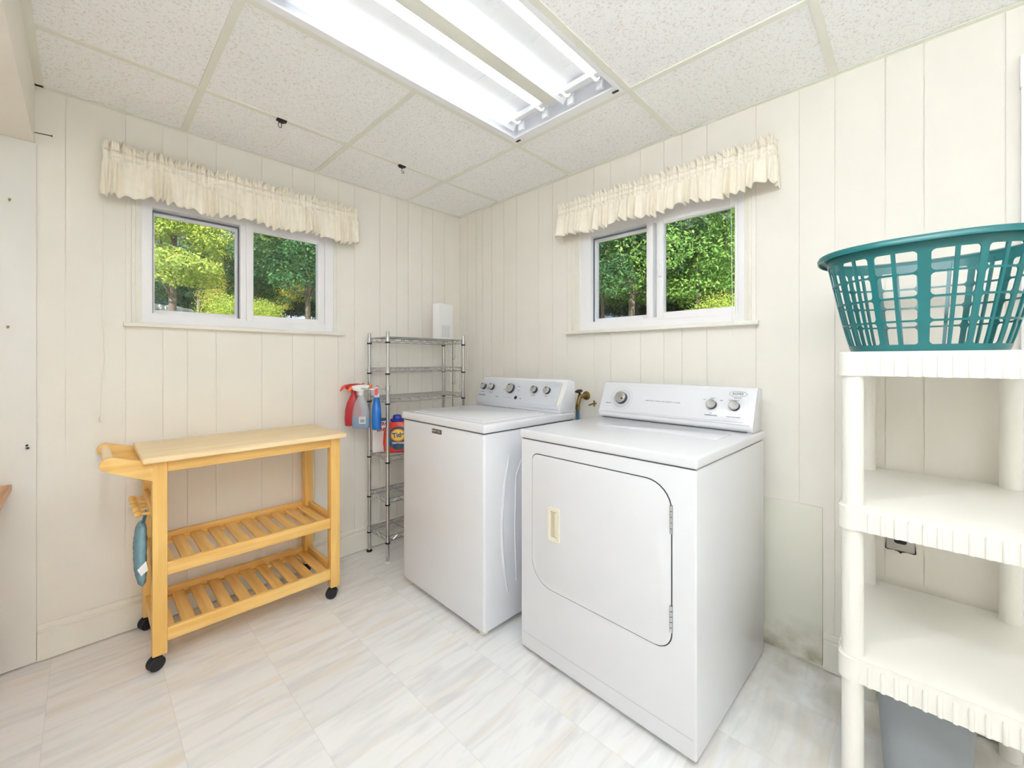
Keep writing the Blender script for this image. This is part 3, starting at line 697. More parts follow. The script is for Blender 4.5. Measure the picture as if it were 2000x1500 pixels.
def tq(y, s, h=.0026): return basis(onq(y, s, h), (0, -1, 0), up2)
text('lettering', 'ROPER', .016, tq(.078, .133), 'ink', con2, sx=.9)
b = new(); tube(b, [onq(.078 + .034 * cos(2 * pi * k / 40), .133 + .0125 * sin(2 * pi * k / 40), .0024) for k in range(40)], .0006, 4, closed=True); LP(con2, 'oval_emblem', b, 'ink')
for y, s, tx, sz in ((.40, .075, 'HEAVY DUTY  EXTRA LARGE CAPACITY  4 CYCLES', .0075), (.176, .030, 'TEMPERATURE', .008), (.084, .030, 'PUSH TO START', .0075), (.078, .114, 'HEAVY DUTY', .005), (.176, .108, 'MEDIUM', .005), (.21, .10, 'LOW', .005), (.14, .10, 'HIGH', .005), (.09, .104, 'END OF CYCLE SIGNAL', .004), (.690, .048, 'TIMED DRY', .006), (.176, .040, 'AIR', .005)):
    text('lettering', tx, sz, tq(y, s), 'ink', con2)

# ------------------------------------------------------------------ water supply behind the machines
t = thing('water_faucet', 'brass water valve with dark handle and blue hose on the wall between washer and dryer', 'faucet', (0, -1.2, 1.03))
b = new(); lathe(b, (-.001, -1.2, 1.032), (-1, 0, 0), [(.026, 0), (.026, .003), (.018, .006), (.010, .008), (.010, .05), (.014, .052), (.014, .07), (.009, .075)], 20)
cyl(b, (-.07, -1.2, 1.03), (-.085, -1.196, .985), .011, n=14); cyl(b, (-.085, -1.196, .985), (-.086, -1.196, .955), .013, n=6); fin('valve_body', b, 'brass', t)
b = new(); cyl(b, (-.066, -1.2, 1.035), (-.078, -1.198, 1.062), .006, n=10); lathe(b, (-.076, -1.198, 1.056), (-.3, 0, 1), [(.006, 0), (.021, .002), (.023, .008), (.016, .012), (.002, .012)], 10); fin('valve_handle', b, 'rust', t)
b = new(); tube(b, [(-.086, -1.196, .96), (-.087, -1.197, .88), (-.088, -1.2, .7), (-.08, -1.21, .5), (-.06, -1.25, .35), (-.05, -1.28, .3)], .0095, 10); fin('hose', b, 'bluehose', t)
t = thing('shutoff_valve', 'small brass shutoff valve on the wall just left of the dryer control panel', 'valve', (0, -1.262, .985))
b = new(); cyl(b, (-.001, -1.262, .99), (-.022, -1.262, .99), .006, n=10); cyl(b, (-.016, -1.262, .975), (-.016, -1.262, 1.008), .0045, n=8); fin('valve_body', b, 'brass', t)
b = new(); tube(b, [(-.02, -1.258, .99), (-.024, -1.245, .984), (-.026, -1.232, .98)], .004, 8); fin('valve_lever', b, 'brass', t)

# access panel, outlet
b = new(); box(b, -.009, 0, -2.328, -1.9, .012, .647, .002)
tag(fin('access_panel', b, 'hatchdirt', loc=(0, -2.1, .012)), 'worn cream painted flat board on the wall low behind the dryer', 'panel')
t = thing('wall_outlet', 'ornate steel outlet plate on the right wall, seen below the middle plastic shelf', 'outlet', (0, -2.56, .6))
pl = [(-.042, -.062), (-.036, -.066), (-.018, -.063), (-.006, -.066), (0, -.073), (.006, -.066), (.018, -.063), (.036, -.066), (.042, -.062), (.038, -.03), (.041, 0), (.038, .03), (.042, .062), (.0, .07), (-.042, .062), (-.038, .03), (-.041, 0), (-.038, -.03)]
CY, CZ = -2.556, .609
b = new(); prism(b, pl, lambda u, v: (-.0005, CY + u, CZ + v), lambda u, v: (-.004, CY + u, CZ + v), bev=.0006); pt = fin('back_plate', b, 'rust', t, smooth=20)
b = new(); prism(b, rrect(-.0375, .0375, -.061, .061, .004), lambda u, v: (-.004, CY + u, CZ + v), lambda u, v: (-.007, CY + u, CZ + v), bev=.001); fin('face_plate', b, 'steelplate', t)
b = new()
for dz in (-.022, .022): prism(b, rrect(-.017, .017, dz - .014, dz + .014, .008), lambda u, v: (-.0068, CY + u, CZ + v), lambda u, v: (-.009, CY + u, CZ + v), bev=.0006)
fin('socket', b, 'black', t)

# ------------------------------------------------------------------ kitchen cart
ct = thing('kitchen_cart', 'golden wooden rolling kitchen cart with two slatted shelves against the left wall', 'cart', (-1.51, -.24, 0))
lx0, lx1, ly0, ly1 = -1.884, -1.138, -.432, -.02; LW = .047
b = new(); box(b, -1.915, -1.118, -.468, -.018, .838, .862, .006, 3); fin('cart_top', b, 'woodtop', ct)
for (x, y) in ((lx0, ly0), (lx1 - LW, ly0), (lx0, ly1 - LW), (lx1 - LW, ly1 - LW)):
    b = new(); box(b, x, x + LW, y, y + LW, .062, .838, .003); fin('leg', b, 'woodz', ct)
    # twin wheel caster turned a little
    xc, yc = x + LW / 2, y + LW / 2; a = R(20 if x < -1.5 else -35)
    dx, dy = cos(a), sin(a); off = .012
    cxw, cyw = xc - dx * off, yc - dy * off * .3; nx, ny = -dy, dx
    b = new(); cyl(b, (xc, yc, .045), (xc, yc, .064), .010, n=12)
    lathe(b, (cxw - nx * .008, cyw - ny * .008, .028), (nx, ny, 0), [(.024, 0), (.026, .002), (.026, .014), (.024, .016)], 20)
    box(b, xc - .016, xc + .016, yc - .016, yc + .016, .058, .063, .002)
    cs = fin('caster', b, 'black', ct)
    for sgn in (-1, 1):
        b = new(); lathe(b, (cxw + sgn * nx * .006, cyw + sgn * ny * .006, .0275), (sgn * nx, sgn * ny, 0), [(.0275, 0), (.0275, .009), (.025, .012), (.012, .0125), (.001, .011)], 26); fin('wheel', b, 'black', cs)
# aprons and rails
def bar(name, x0, x1, y0, y1, z0, z1, m, p=ct, bev=.003): b = new(); box(b, x0, x1, y0, y1, z0, z1, bev); return fin(name, b, m, p)
bar('apron', lx0 + LW, lx1 - LW, ly0 + .008, ly0 + .026, .790, .838, 'woodx')
bar('apron', lx0 + LW, lx1 - LW, ly1 - .026, ly1 - .008, .790, .838, 'woodx')
bar('apron', lx0 + .01, lx0 + .028, ly0 + LW, ly1 - LW, .790, .838, 'woody')
bar('apron', lx1 - .028, lx1 - .01, ly0 + LW, ly1 - LW, .790, .838, 'woody')
for (z0, z1, n) in ((.372, .424, 0), (.106, .160, 1)):
    sh = bar('shelf_rail', lx0 + LW, lx1 - LW, ly0 + .006, ly0 + .026, z0, z1, 'woodx')
    bar('shelf_rail', lx0 + LW, lx1 - LW, ly1 - .026, ly1 - .006, z0, z1, 'woodx')
    bar('shelf_rail', lx0 + .008, lx0 + .028, ly0 + LW, ly1 - LW, z0, z1, 'woody')
    bar('shelf_rail', lx1 - .028, lx1 - .008, ly0 + LW, ly1 - LW, z0, z1, 'woody')
    bar('shelf_cleat', lx0 + .03, lx1 - .03, ly0 + .026, ly0 + .04, z0, z0 + .016, 'woodx', bev=.001)
    bar('shelf_cleat', lx0 + .03, lx1 - .03, ly1 - .04, ly1 - .026, z0, z0 + .016, 'woodx', bev=.001)
    for k in range(10):
        xs = lx0 + .032 + k * (.0702)
        bar('slat', xs, xs + .047, ly0 + .027, ly1 - .027, z0 + .016, z0 + .028, 'woody', bev=.002)
# handle arms, dowel
for y in (ly0 + .001, ly1 - .021):
    pts = [(lx0 + .001, .762), (lx0 + .001, .826)]
    cxh, czh, rh = -2.006, .852, .027
    for k in range(11): a = R(80 + 190 * k / 10); pts.append((cxh + rh * cos(a), czh + rh * sin(a) - .004))
    b = new(); prism(b, [(lx0 + .006, .756), (lx0 + .006, .836)] + pts[2:], lambda x, z: (x, y, z), lambda x, z: (x, y + .02, z), bev=.003); fin('handle_arm', b, 'woodx', ct)
b = new(); cyl(b, (-2.006, ly0 + .012, .850), (-2.006, ly1 - .012, .850), .0155, n=20); fin('handle_bar', b, 'woodtop', ct)
# peg rail on the handle end
rl = bar('peg_rail', lx0 - .0, lx0 + .018, ly0 + LW, ly1 - LW, .600, .650, 'woody')
for k in range(5):
    y = -.355 + k * .068
    b = new(); lathe(b, (lx0, y, .618), (-1, 0, .12), [(.006, 0), (.0068, .022), (.006, .026), (.0115, .034), (.0125, .043), (.009, .049), (.001, .051)], 14); fin('peg', b, 'woody', rl)
# oven mitt
mt = thing('oven_mitt', 'blue grey quilted oven mitt with white tag hanging from a cart peg', 'oven mitt', (-1.905, -.355, .58))
b = new()
secs = [(.335, .004, .02), (.350, .012, .045), (.39, .018, .066), (.44, .019, .074), (.50, .020, .07), (.55, .018, .062), (.575, .014, .05), (.582, .005, .04)]
rings = []
for z, rx, ry in secs:
    rings.append(sup(rx, ry, 2.3, 28, z, -1.909 - .006 * sin((z - .33) * 12), -.352))
for _ in range(2):
    nr = [rings[0]]
    for a_, c_ in zip(rings[:-1], rings[1:]): nr += [[(p + q) / 2 for p, q in zip(a_, c_)], c_]
    rings = nr
for r_ in rings:
    for p in r_:
        q = abs(sin((p.z + p.y) * 75)) * abs(sin((p.z - p.y) * 75)); p.x += (-1 if p.x < -1.91 else 1) * .0035 * (q - .4)
ring_faces(b, rings); fin('mitt_body', b, 'mitt', mt, smooth=70)
b = new(); tube(b, [(-1.909, -.355, .578), (-1.905, -.357, .60), (-1.902, -.356, .622), (-1.899, -.354, .633), (-1.897, -.352, .62), (-1.899, -.350, .60), (-1.903, -.350, .578)], .0038, 6); fin('hanging_loop', b, 'mittdark', mt)
b = new(); prism(b, [(-1.928, .425), (-1.902, .452), (-1.896, .415), (-1.916, .398)], lambda x, z: (x, -.427, z), lambda x, z: (x, -.4255, z)); fin('care_tag', b, 'paper', mt, smooth=0)

# ------------------------------------------------------------------ chrome wire rack
rk = thing('wire_rack', 'narrow chrome wire shelving rack in the corner left of the washing machine', 'shelving', (-.485, -.165, 0))
rx0, rx1, ry0, ry1 = -.780, -.188, -.281, -.048
ZS = [1.385, 1.192, 1.008, .650, .392, .160]
for (x, y) in ((rx0, ry0), (rx0, ry1), (rx1, ry0), (rx1, ry1)):
    b = new(); cyl(b, (x, y, .012), (x, y, 1.418), .0105, n=16, bev=.001)
    for k in range(55): lathe(b, (x, y, .04 + k * .0252), (0, 0, 1), [(.0105, 0), (.0109, .0006), (.0109, .0016), (.0105, .002)], 12)
    ps = fin('post', b, 'chrome', rk)
    b = new(); lathe(b, (x, y, 0), (0, 0, 1), [(.018, 0), (.018, .006), (.012, .012), (.006, .014)], 16); fin('leveling_foot', b, 'black' if (x, y) == (rx0, ry1) else 'almond', ps)
    for z in ZS:
        b = new(); lathe(b, (x, y, z - .040), (0, 0, 1), [(.0125, 0), (.0150, .001), (.0150, .009), (.0125, .010)], 16); fin('shelf_clip', b, 'black', ps)
def wire_shelf(z):
    b = new(); h = .026
    for (x, y) in ((rx0, ry0), (rx0, ry1), (rx1, ry0), (rx1, ry1)): lathe(b, (x, y, z - .03), (0, 0, 1), [(.0140, 0), (.0130, .036)], 14)
    for (p, q) in (((rx0, ry0), (rx1, ry0)), ((rx1, ry0), (rx1, ry1)), ((rx1, ry1), (rx0, ry1)), ((rx0, ry1), (rx0, ry0))):
        L_ = math.hypot(q[0] - p[0], q[1] - p[1]); n = max(4, round(L_ / .034))
        for zz in (z, z - h): cyl(b, (p[0], p[1], zz), (q[0], q[1], zz), .0031, n=7)
        tube(b, [(p[0] + (q[0] - p[0]) * k / n, p[1] + (q[1] - p[1]) * k / n, z - h * (k % 2)) for k in range(n + 1)], .0021, 5)
    m = 11
    for k in range(1, m): y = ry0 + (ry1 - ry0) * k / m; cyl(b, (rx0, y, z), (rx1, y, z), .0016, n=5)
    for k in range(1, 4): x = rx0 + (rx1 - rx0) * k / 4; cyl(b, (x, ry0, z - .004), (x, ry1, z - .004), .0026, n=6)
    return fin('wire_shelf', b, 'chrome', rk)
for z in ZS: wire_shelf(z)
# curled side dividers at the right end
for (za, zb_) in ((1.21, 1.36), (1.03, 1.17)):
    b = new(); n = 10; y0, y1 = -.26, -.07; ym = (y0 + y1) / 2; r = .024
    def U(yc, zc, up):
        return [(rx1 - .004, yc - r * cos(pi * k / n), zc + (r if up else -r) * sin(pi * k / n)) for k in range(n + 1)]
    tube(b, [(rx1 - .004, ym - .075, za)] + U(ym - .051, zb_ - .024, True) + U(ym - .003, za + .06, False)[1:] + U(ym + .045, zb_ - .024, True)[1:] + [(rx1 - .004, ym + .069, za)], .0024, 6)
    fin('wire_divider', b, 'chrome', rk)
b = new(); cyl(b, (rx1 - .004, -.165, .2), (rx1 - .004, -.165, 1.38), .0022, n=6); fin('wire_upright', b, 'dark', rk)
b = new(); tube(b, [(rx0, ry0, 1.068), (rx0 - .085, ry0, 1.068), (rx0 - .105, ry0 + .01, 1.068), (rx0 - .11, ry0 + .03, 1.068), (rx0 - .11, ry1 - .03, 1.068), (rx0 - .105, ry1 - .01, 1.068), (rx0 - .085, ry1, 1.068), (rx0, ry1, 1.068)], .005, 10)
for y in (ry0, ry1): lathe(b, (rx0, y, 1.052), (0, 0, 1), [(.0155, 0), (.0155, .034)], 14)
fin('towel_bar', b, 'chrome', rk)

# router on the top shelf
rt = thing('wifi_router', 'white upright router box with speckled vent, standing on the chrome rack', 'router', (-.265, -.145, 1.388), R(14))
b = new(); prism(b, rrect(-.076, .076, 0, .258, .006), lambda x, z: (x, -.028, z), lambda x, z: (x, .028, z), bev=.004); rb = fin('router_body', b, 'white2', rt, local=True)
b = new()
for i in range(13):
    for j in range(12): cyl(b, (-.046 + i * .0072, -.0275, .022 + j * .0072), (-.046 + i * .0072, -.0284, .022 + j * .0072), .0016, n=6)
LP(rb, 'vent_hole', b, 'ink', smooth=0)

# ------------------------------------------------------------------ spray bottles hung on the towel bar
def spray(x, y, z0, rz, label, cat, body, liquid, head, trig, sc=1, fill=.4, blue=False, lean=0):
    """z0 bottom; the neck hooks over the bar"""
    t = thing('spray_bottle', label, cat, (x, y, z0), rz)
    X = Matrix.Rotation(lean, 4, 'Y')
    S_ = [(0, .046, .024, 3), (.004, .052, .028, 3), (.05, .054, .030, 3), (.10, .050, .029, 2.8), (.14, .042, .026, 2.6), (.175, .026, .020, 2.3), (.198, .016, .015, 2), (.205, .0145, .0145, 2)]
    S_ = [(s[0] * sc, s[1] * sc, s[2] * sc, s[3]) for s in S_]
    b = new(); loft(b, S_, T=X); o = LP(t, 'bottle', b, body, smooth=60)
    if liquid:
        b = new(); L_ = [(s[0] + .0015, s[1] - .0022, s[2] - .0022, s[3]) for s in S_ if s[0] < fill * .2 * sc] ; L_.append((fill * .2 * sc, .050 * sc, .027 * sc, 3)); loft(b, L_, T=X); LP(o, 'liquid', b, liquid, smooth=60)
    b = new(); q = .2 * sc
    lathe(b, X @ Vector((0, 0, q)), (sin(lean), 0, cos(lean)), [(.0165 * sc, 0), (.0175 * sc, .004), (.0165 * sc, .022 * sc), (.011 * sc, .026 * sc)], 20)
    hp = [(-.052, .052), (-.046, .03), (-.02, .026), (.0, .022), (.016, .024), (.02, .036), (.045, .044), (.052, .052), (.050, .062), (.02, .066), (-.02, .064), (-.05, .058)]
    prism(b, [(a * sc, c * sc + q) for a, c in hp], lambda a, c: X @ Vector((a, -.011 * sc, c)), lambda a, c: X @ Vector((a, .011 * sc, c)), bev=.003 * sc)
    hd_ = LP(t, 'spray_head', b, head, smooth=50)
    b = new(); tp = [(-.052, .06), (-.068, .05), (-.082, .022), (-.076, .018), (-.060, .034), (-.044, .04)]
    prism(b, [(a * sc, c * sc + q) for a, c in tp], lambda a, c: X @ Vector((a, -.008 * sc, c)), lambda a, c: X @ Vector((a, .008 * sc, c)), bev=.002 * sc); LP(hd_, 'trigger', b, trig)
    b = new(); lathe(b, X @ Vector((.050 * sc, 0, q + .054 * sc)), (1, 0, .15), [(.010 * sc, 0), (.0135 * sc, .004), (.0135 * sc, .012 * sc), (.006 * sc, .016 * sc), (.001, .016 * sc)], 16); LP(hd_, 'nozzle', b, 'pinkred' if blue else trig)
    return t
t1 = spray(-.905, -.090, .836, R(-30), 'dark red spray bottle with red trigger, behind the clear one on the chrome rack', 'spray bottle', 'darkred', None, 'darkred', 'red', .98)
t2 = spray(-.888, -.155, .826, R(-38), 'clear spray bottle with blue liquid and orange trigger, hanging on the chrome rack', 'spray bottle', 'clear', 'blueliq', 'white2', 'orange', 1.0, .33)
b = new(); Xb = MATX[t2.name]
b = new(); prism(b, [(-.006, .03), (.032, .03), (.032, .072), (-.006, .072)], lambda x, z: (x, -.0302, z), lambda x, z: (x, -.0312, z)); lb = LP(t2, 'price_label', b, 'paper', smooth=0)
b = new()
for k in range(9): box(b, .000 + k * .003, .0012 + k * .003 + (k % 3) * .0005, -.0319, -.0310, .036, .058)
box(b, .0, .026, -.0319, -.031, .064, .066); LP(lb, 'barcode', b, 'dark', smooth=0)
t3 = spray(-.828, -.235, .822, R(60), 'solid blue spray bottle with white neck and crimson nozzle, hanging nearest the rack post', 'spray bottle', 'bluebottle', None, 'white2', 'pinkred', .97, blue=True)

# detergent and carton on the fourth shelf
td = thing('detergent_bottle', 'orange red laundry detergent bottle with blue cap on the chrome rack', 'detergent bottle', (-.655, -.190, .652), R(-38))
b = new(); loft(b, [(0, .078, .036, 3), (.006, .088, .042, 3), (.06, .094, .045, 3), (.12, .090, .043, 3), (.165, .076, .038, 2.8), (.19, .052, .032, 2.5), (.198, .036, .03, 2.2)], 36); db = LP(td, 'bottle', b, 'red', smooth=60)
b = new(); lathe(b, (-.006, 0, .197), (0, 0, 1), [(.043, 0), (.043, .014), (.030, .016), (.026, .036), (.018, .040), (.001, .040)], 24); LP(td, 'cap', b, 'bluecap')
def disc(y, cx, cz, rx, rz, m, name, p, n=36):
    b = new(); ring = [(cx + rx * cos(2 * pi * k / n), cz + rz * sin(2 * pi * k / n)) for k in range(n)]
    prism(b, ring, lambda x, z: (x, y, z), lambda x, z: (x, y - .0006, z)); return LP(p, name, b, m, smooth=0)
disc(-.0448, .01, .092, .074, .074, 'navy', 'label', db)
lb = disc(-.0456, .006, .112, .046, .040, 'orangering', 'label_ring', db); disc(-.0464, .006, .112, .038, .033, 'yellow', 'label_centre', db)
text('lettering', 'Tide', .042, basis((.008, -.0475, .112), (1, 0, .12), (-.12, 0, 1)), 'bluecap', db, bold=.0012)
text('lettering', 'OXI BOOST', .0155, basis((.01, -.0475, .062), (1, 0, 0), (0, 0, 1)), 'paper', db, bold=.0008)
cb = thing('cardboard_carton', 'white carton with dark green top and red letters behind the detergent bottle', 'box', (-.735, -.110, .652), R(-20))
b = new(); box(b, -.05, .05, -.022, .022, 0, .205, .002); LP(cb, 'carton', b, 'paper')
b = new(); box(b, -.0505, .0505, -.0225, .0225, .197, .213, .002); LP(cb, 'carton_top', b, 'green')
text('lettering', 'BORO', .034, basis((.004, -.0225, .178), (1, 0, 0), (0, 0, 1)), 'darkred', cb, bold=.001)
text('lettering', 'LINE', .030, basis((.004, -.0225, .143), (1, 0, 0), (0, 0, 1)), 'darkred', cb, bold=.001)

# ------------------------------------------------------------------ white plastic shelving unit
ps_ = thing('plastic_shelving_unit', 'white plastic four tier shelving unit at the right wall, holding a laundry basket', 'shelving', (-.32, -2.64, 0))
sx0, sx1, sy0, sy1 = -.602, -.022, -2.842, -2.438
PX, PY = (-.575, -.062), (-2.468, -2.808)
TOPS = [1.264, .841, .426]
def tier(ztop):
    b = new(); ap = .066
    outl = rrect(sx0, sx1, sy0, sy1, .034, 8)
    # deck plate
    prism(b, rrect(sx0 + .0012, sx1 - .0012, sy0 + .0012, sy1 - .0012, .033, 8), lambda x, y: (x, y, ztop - .009), lambda x, y: (x, y, ztop - .0), bev=.0015)
    # apron ring
    inn = rrect(sx0 + .006, sx1 - .006, sy0 + .006, sy1 - .006, .03, 8)
    vo = []
    for ring, z in ((outl, ztop - .0018), (outl, ztop - ap), (inn, ztop - ap), (inn, ztop - .0018)):
        vo.append([Vector((x, y, z)) for x, y in ring])
    ring_faces(b, vo, False, False)
    # raised ribs along the apron
    def rib(x, y, nx, ny):
        r = .0052; x += .0012 * nx; y += .0012 * ny
        p0 = Vector((x, y, ztop - ap + .001)); p1 = Vector((x, y, ztop - .017))
        tube(b, [p0, p1, p1 + Vector((0, 0, .004)), p1 + Vector((0, 0, .0055))], [r, r, r * .7, r * .1], 10)
    k = 0; y = sy1 - .068
    while y > sy0 + .05: rib(sx0 - .0005, y, -1, 0); y -= .0262
    x = sx0 + .08
    while x < sx1 - .05: rib(x, sy1 + .0005, 0, 1); rib(x, sy0 - .0005, 0, -1); x += .0262
    for px in PX:
        for py in PY: lathe(b, (px, py, ztop - ap - .001), (0, 0, 1), [(.024, 0), (.0315, .001), (.0315, ap - .004), (.024, ap - .001)], 24)
    return fin('shelf', b, 'plastic', ps_, smooth=40)
for z in TOPS: tier(z)
for px in PX:
    for py in PY:
        for (z0, z1) in ((0, .362), (.424, .777), (.839, 1.200)):
            b = new(); lathe(b, (px, py, z0), (0, 0, 1), [(.0235, 0), (.0245, .004), (.0245, z1 - z0 - .001), (.023, z1 - z0)], 24); fin('post', b, 'plastic', ps_)

# ------------------------------------------------------------------ laundry basket
bk = thing('laundry_basket', 'round teal plastic lattice laundry basket on top of the white shelving', 'laundry basket', (-.40, -2.612, 1.264))
bz, hB = 1.265, .290
def SB(t, h, off=0):
    """point on the basket wall, t angle, h 0..1"""
    q = h ** .85
    a = .132 + (.182 - .132) * q + off; c = .160 + (.222 - .160) * q + off
    e = 2.35; cc, ss = cos(t), sin(t)
    return Vector((-.40 + a * math.copysign(abs(cc) ** (2 / e), cc), -2.610 + c * math.copysign(abs(ss) ** (2 / e), ss), bz + .002 + h * (hB - .004)))
def patch(bm, t0, t1, h0, h1, nt_, nh, th=.0032):
    g = [[[SB(t0 + (t1 - t0) * i / nt_, h0 + (h1 - h0) * j / nh, o_) for i in range(nt_ + 1)] for j in range(nh + 1)] for o_ in (0, -th)]
    V = [[[bm.verts.new(p) for p in r] for r in s] for s in g]
    for s in (0, 1):
        for j in range(nh):
            for i in range(nt_):
                f = (V[s][j][i], V[s][j][i + 1], V[s][j + 1][i + 1], V[s][j + 1][i]); bm.faces.new(f if s == 0 else f[::-1])
    for j in range(nh):
        for i, sg in ((0, 1), (nt_, -1)):
            f = (V[0][j][i], V[0][j + 1][i], V[1][j + 1][i], V[1][j][i]); bm.faces.new(f if sg > 0 else f[::-1])
    for i in range(nt_):
        for j, sg in ((0, 1), (nh, -1)):
            f = (V[0][j][i], V[1][j][i], V[1][j][i + 1], V[0][j][i + 1]); bm.faces.new(f if sg > 0 else f[::-1])
b = new(); nw = 14
for k in range(nw):
    tc_ = 2 * pi * k / nw
    patch(b, tc_ - .037, tc_ + .037, .03, .95, 3, 12)
    for te, sg in ((tc_ - .037, -1), (tc_ + .037, 1)):
        for he, sh_ in ((.055, 1), (.261, -1), (.279, 1), (.476, -1), (.494, 1), (.691, -1), (.709, 1), (.895, -1)):
            dt, dh = sg * .034, sh_ * .030
            P0, P1, P2, P3 = (te - sg * .004, he - sh_ * .004), (te + dt, he - sh_ * .002), (te + dt * .32, he + dh * .32), (te - sg * .002, he + dh)
            ring_faces(b, [[SB(*p_, o_) for p_ in (P0, P1, P2, P3)] for o_ in (-.0003, -.0030)])
    for (hh) in (.075, .28, .50, .72, .86): pass
    t2_ = tc_ + pi / nw
    patch(b, t2_ - .019, t2_ + .019, .03, .95, 1, 12, .005)
patch(b, 0, 2 * pi, 0, .055, 120, 2); patch(b, 0, 2 * pi, .895, .985, 120, 2)
for hh in (.27, .485, .70): patch(b, 0, 2 * pi, hh - .009, hh + .009, 120, 1, .005)
fin('lattice_wall', b, 'teal', bk, smooth=30)
b = new(); N_ = 120; rings = []
for (off, dz) in ((-.004, .970), (-.004, 1.0), (.006, 1.018), (.018, 1.012), (.022, .985), (.021, .955), (.018, .955), (.017, .985), (.004, .995)):
    rings.append([Vector((p.x, p.y, bz + hB * dz)) for p in (SB(2 * pi * k / N_, .985, off) for k in range(N_))])
ring_faces(b, rings + [rings[0]], False, False); fin('rim', b, 'teal', bk, smooth=50)
b = new(); ring_faces(b, [[Vector((p.x, p.y, bz)) for p in (SB(2 * pi * k / N_, 0, -.001) for k in range(N_))], [Vector((p.x, p.y, bz + .004)) for p in (SB(2 * pi * k / N_, 0, -.001) for k in range(N_))]]); fin('base', b, 'teal', bk)

# ------------------------------------------------------------------ grey bin under the lowest shelf
bn = thing('waste_bin', 'grey plastic waste bin standing under the lowest white plastic shelf', 'waste bin', (-.34, -2.612, 0))
b = new(); out = [(0, .120, .082, 5), (.01, .126, .086, 5), (.15, .136, .094, 5), (.305, .148, .104, 5), (.308, .158, .112, 5), (.33, .158, .112, 5)]
inn = [(.33, .150, .106, 5), (.30, .142, .099, 5), (.02, .120, .082, 5)]
loft(b, out + inn, 40); bn_o = LP(bn, 'bin_body', b, 'grey', smooth=50)

# ------------------------------------------------------------------ wooden table at the left edge
tb = thing('side_table', 'light brown wooden table whose corner shows at the left edge of the picture', 'table', (-2.66, -.75, 0))
tz = .75
b = new(); box(b, -3.12, -2.270, -1.1, -.022, tz - .028, tz, .006, 3); fin('table_top', b, 'woodtable', tb)
for x in (-3.09, -2.36):
    for y in (-1.07, -.11):
        b = new(); box(b, x, x + .05, y, y + .05, 0, tz - .028, .004); fin('leg', b, 'woodtable', tb)
for y in (-1.04, -.115):
    b = new(); box(b, -3.05, -2.35, y, y + .02, tz - .1, tz - .028, .002); fin('apron', b, 'woodtable', tb)

# ================================================================== outside
def place(px, f):     # a spot f metres ahead of the room's camera corner, in the direction px/809 to the side
    r = (px - 1000) / 809 * f
    return Vector((CAM.x + r * sin(HEAD) + f * cos(HEAD), CAM.y - r * cos(HEAD) + f * sin(HEAD)))
def gz(x, y):
    f = (x - CAM.x) * cos(HEAD) + (y - CAM.y) * sin(HEAD)
    return 1.30 + .110 * max(0, min(f, 34) - 4) + .05 * sin(x * .7) * sin(y * .6) * min(1, max(0, f - 5) / 6)
b = new(); step = .8; grid = {}
xs = [.17 + k * step for k in range(-26, 56)]; 
for i, x in enumerate(xs):
    for j, y in enumerate(xs): grid[i, j] = b.verts.new((x, y, gz(x, y)))
for i in range(len(xs) - 1):
    for j in range(len(xs) - 1):
        if xs[i] < .16 and xs[j] < .16: continue
        b.faces.new((grid[i, j], grid[i + 1, j], grid[i + 1, j + 1], grid[i, j + 1]))
for v in [v for v in b.verts if not v.link_faces]: b.verts.remove(v)
fin('ground', b, 'ground', smooth=60, kind='structure')

def leaf_mesh(name, blobs, n, size, m):
    """blobs: (x,y,z,rx,ry,rz); leaves as small folded quads spread over each blob's shell"""
    bl = np.array(blobs); vol = (bl[:, 3] * bl[:, 4] * bl[:, 5]) ** (2 / 3); pk = rng.choice(len(bl), n, p=vol / vol.sum())
    d = rng.normal(size=(n, 3)); d /= np.linalg.norm(d, axis=1)[:, None]
    rad = rng.uniform(.45, 1.05, n) ** .6
    c = bl[pk, :3] + d * bl[pk, 3:6] * rad[:, None]
    a = rng.normal(size=(n, 3)); a /= np.linalg.norm(a, axis=1)[:, None]
    nn = d * .6 + rng.normal(size=(n, 3)) * .7 + np.array([0, 0, .5]); nn /= np.linalg.norm(nn, axis=1)[:, None]
    u = np.cross(nn, a); u /= np.linalg.norm(u, axis=1)[:, None]; v = np.cross(nn, u)
    s = (size * rng.uniform(.6, 1.3, n))[:, None]
    q = np.stack([c - u * s, c + v * s * .45, c + u * s, c - v * s * .45], 1).reshape(-1, 3)
    me = bpy.data.meshes.new(name); me.vertices.add(n * 4); me.vertices.foreach_set('co', q.ravel())
    me.loops.add(n * 4); me.loops.foreach_set('vertex_index', np.arange(n * 4)); me.polygons.add(n)
    me.polygons.foreach_set('loop_start', np.arange(n) * 4); me.update(); me.validate(); me.materials.append(M[m]); return me
def crown(kind, h, wd, r_):
    bl = []
    if kind == 'pine':
        for k in range(16):
            z = h * (.35 + .62 * k / 15); w_ = wd * (1 - .8 * k / 15)
            for q in range(3): a = r_.uniform(0, 6.28); bl.append((cos(a) * w_ * .6, sin(a) * w_ * .6, z + r_.uniform(-.2, .2), w_ * .55, w_ * .55, .28))
    else:
        for k in range(80):
            a = r_.uniform(0, 6.28); zz = r_.uniform(0, 1); rr = wd * math.sqrt(r_.random()) * math.sin(pi * (.12 + .8 * zz)) ** .6
            bl.append((cos(a) * rr, sin(a) * rr, h * (.12 + .84 * zz) if kind != 'high' else h * (.22 + .76 * zz), r_.uniform(.4, .85), r_.uniform(.4, .85), r_.uniform(.25, .55)))
    return bl
TM = {}
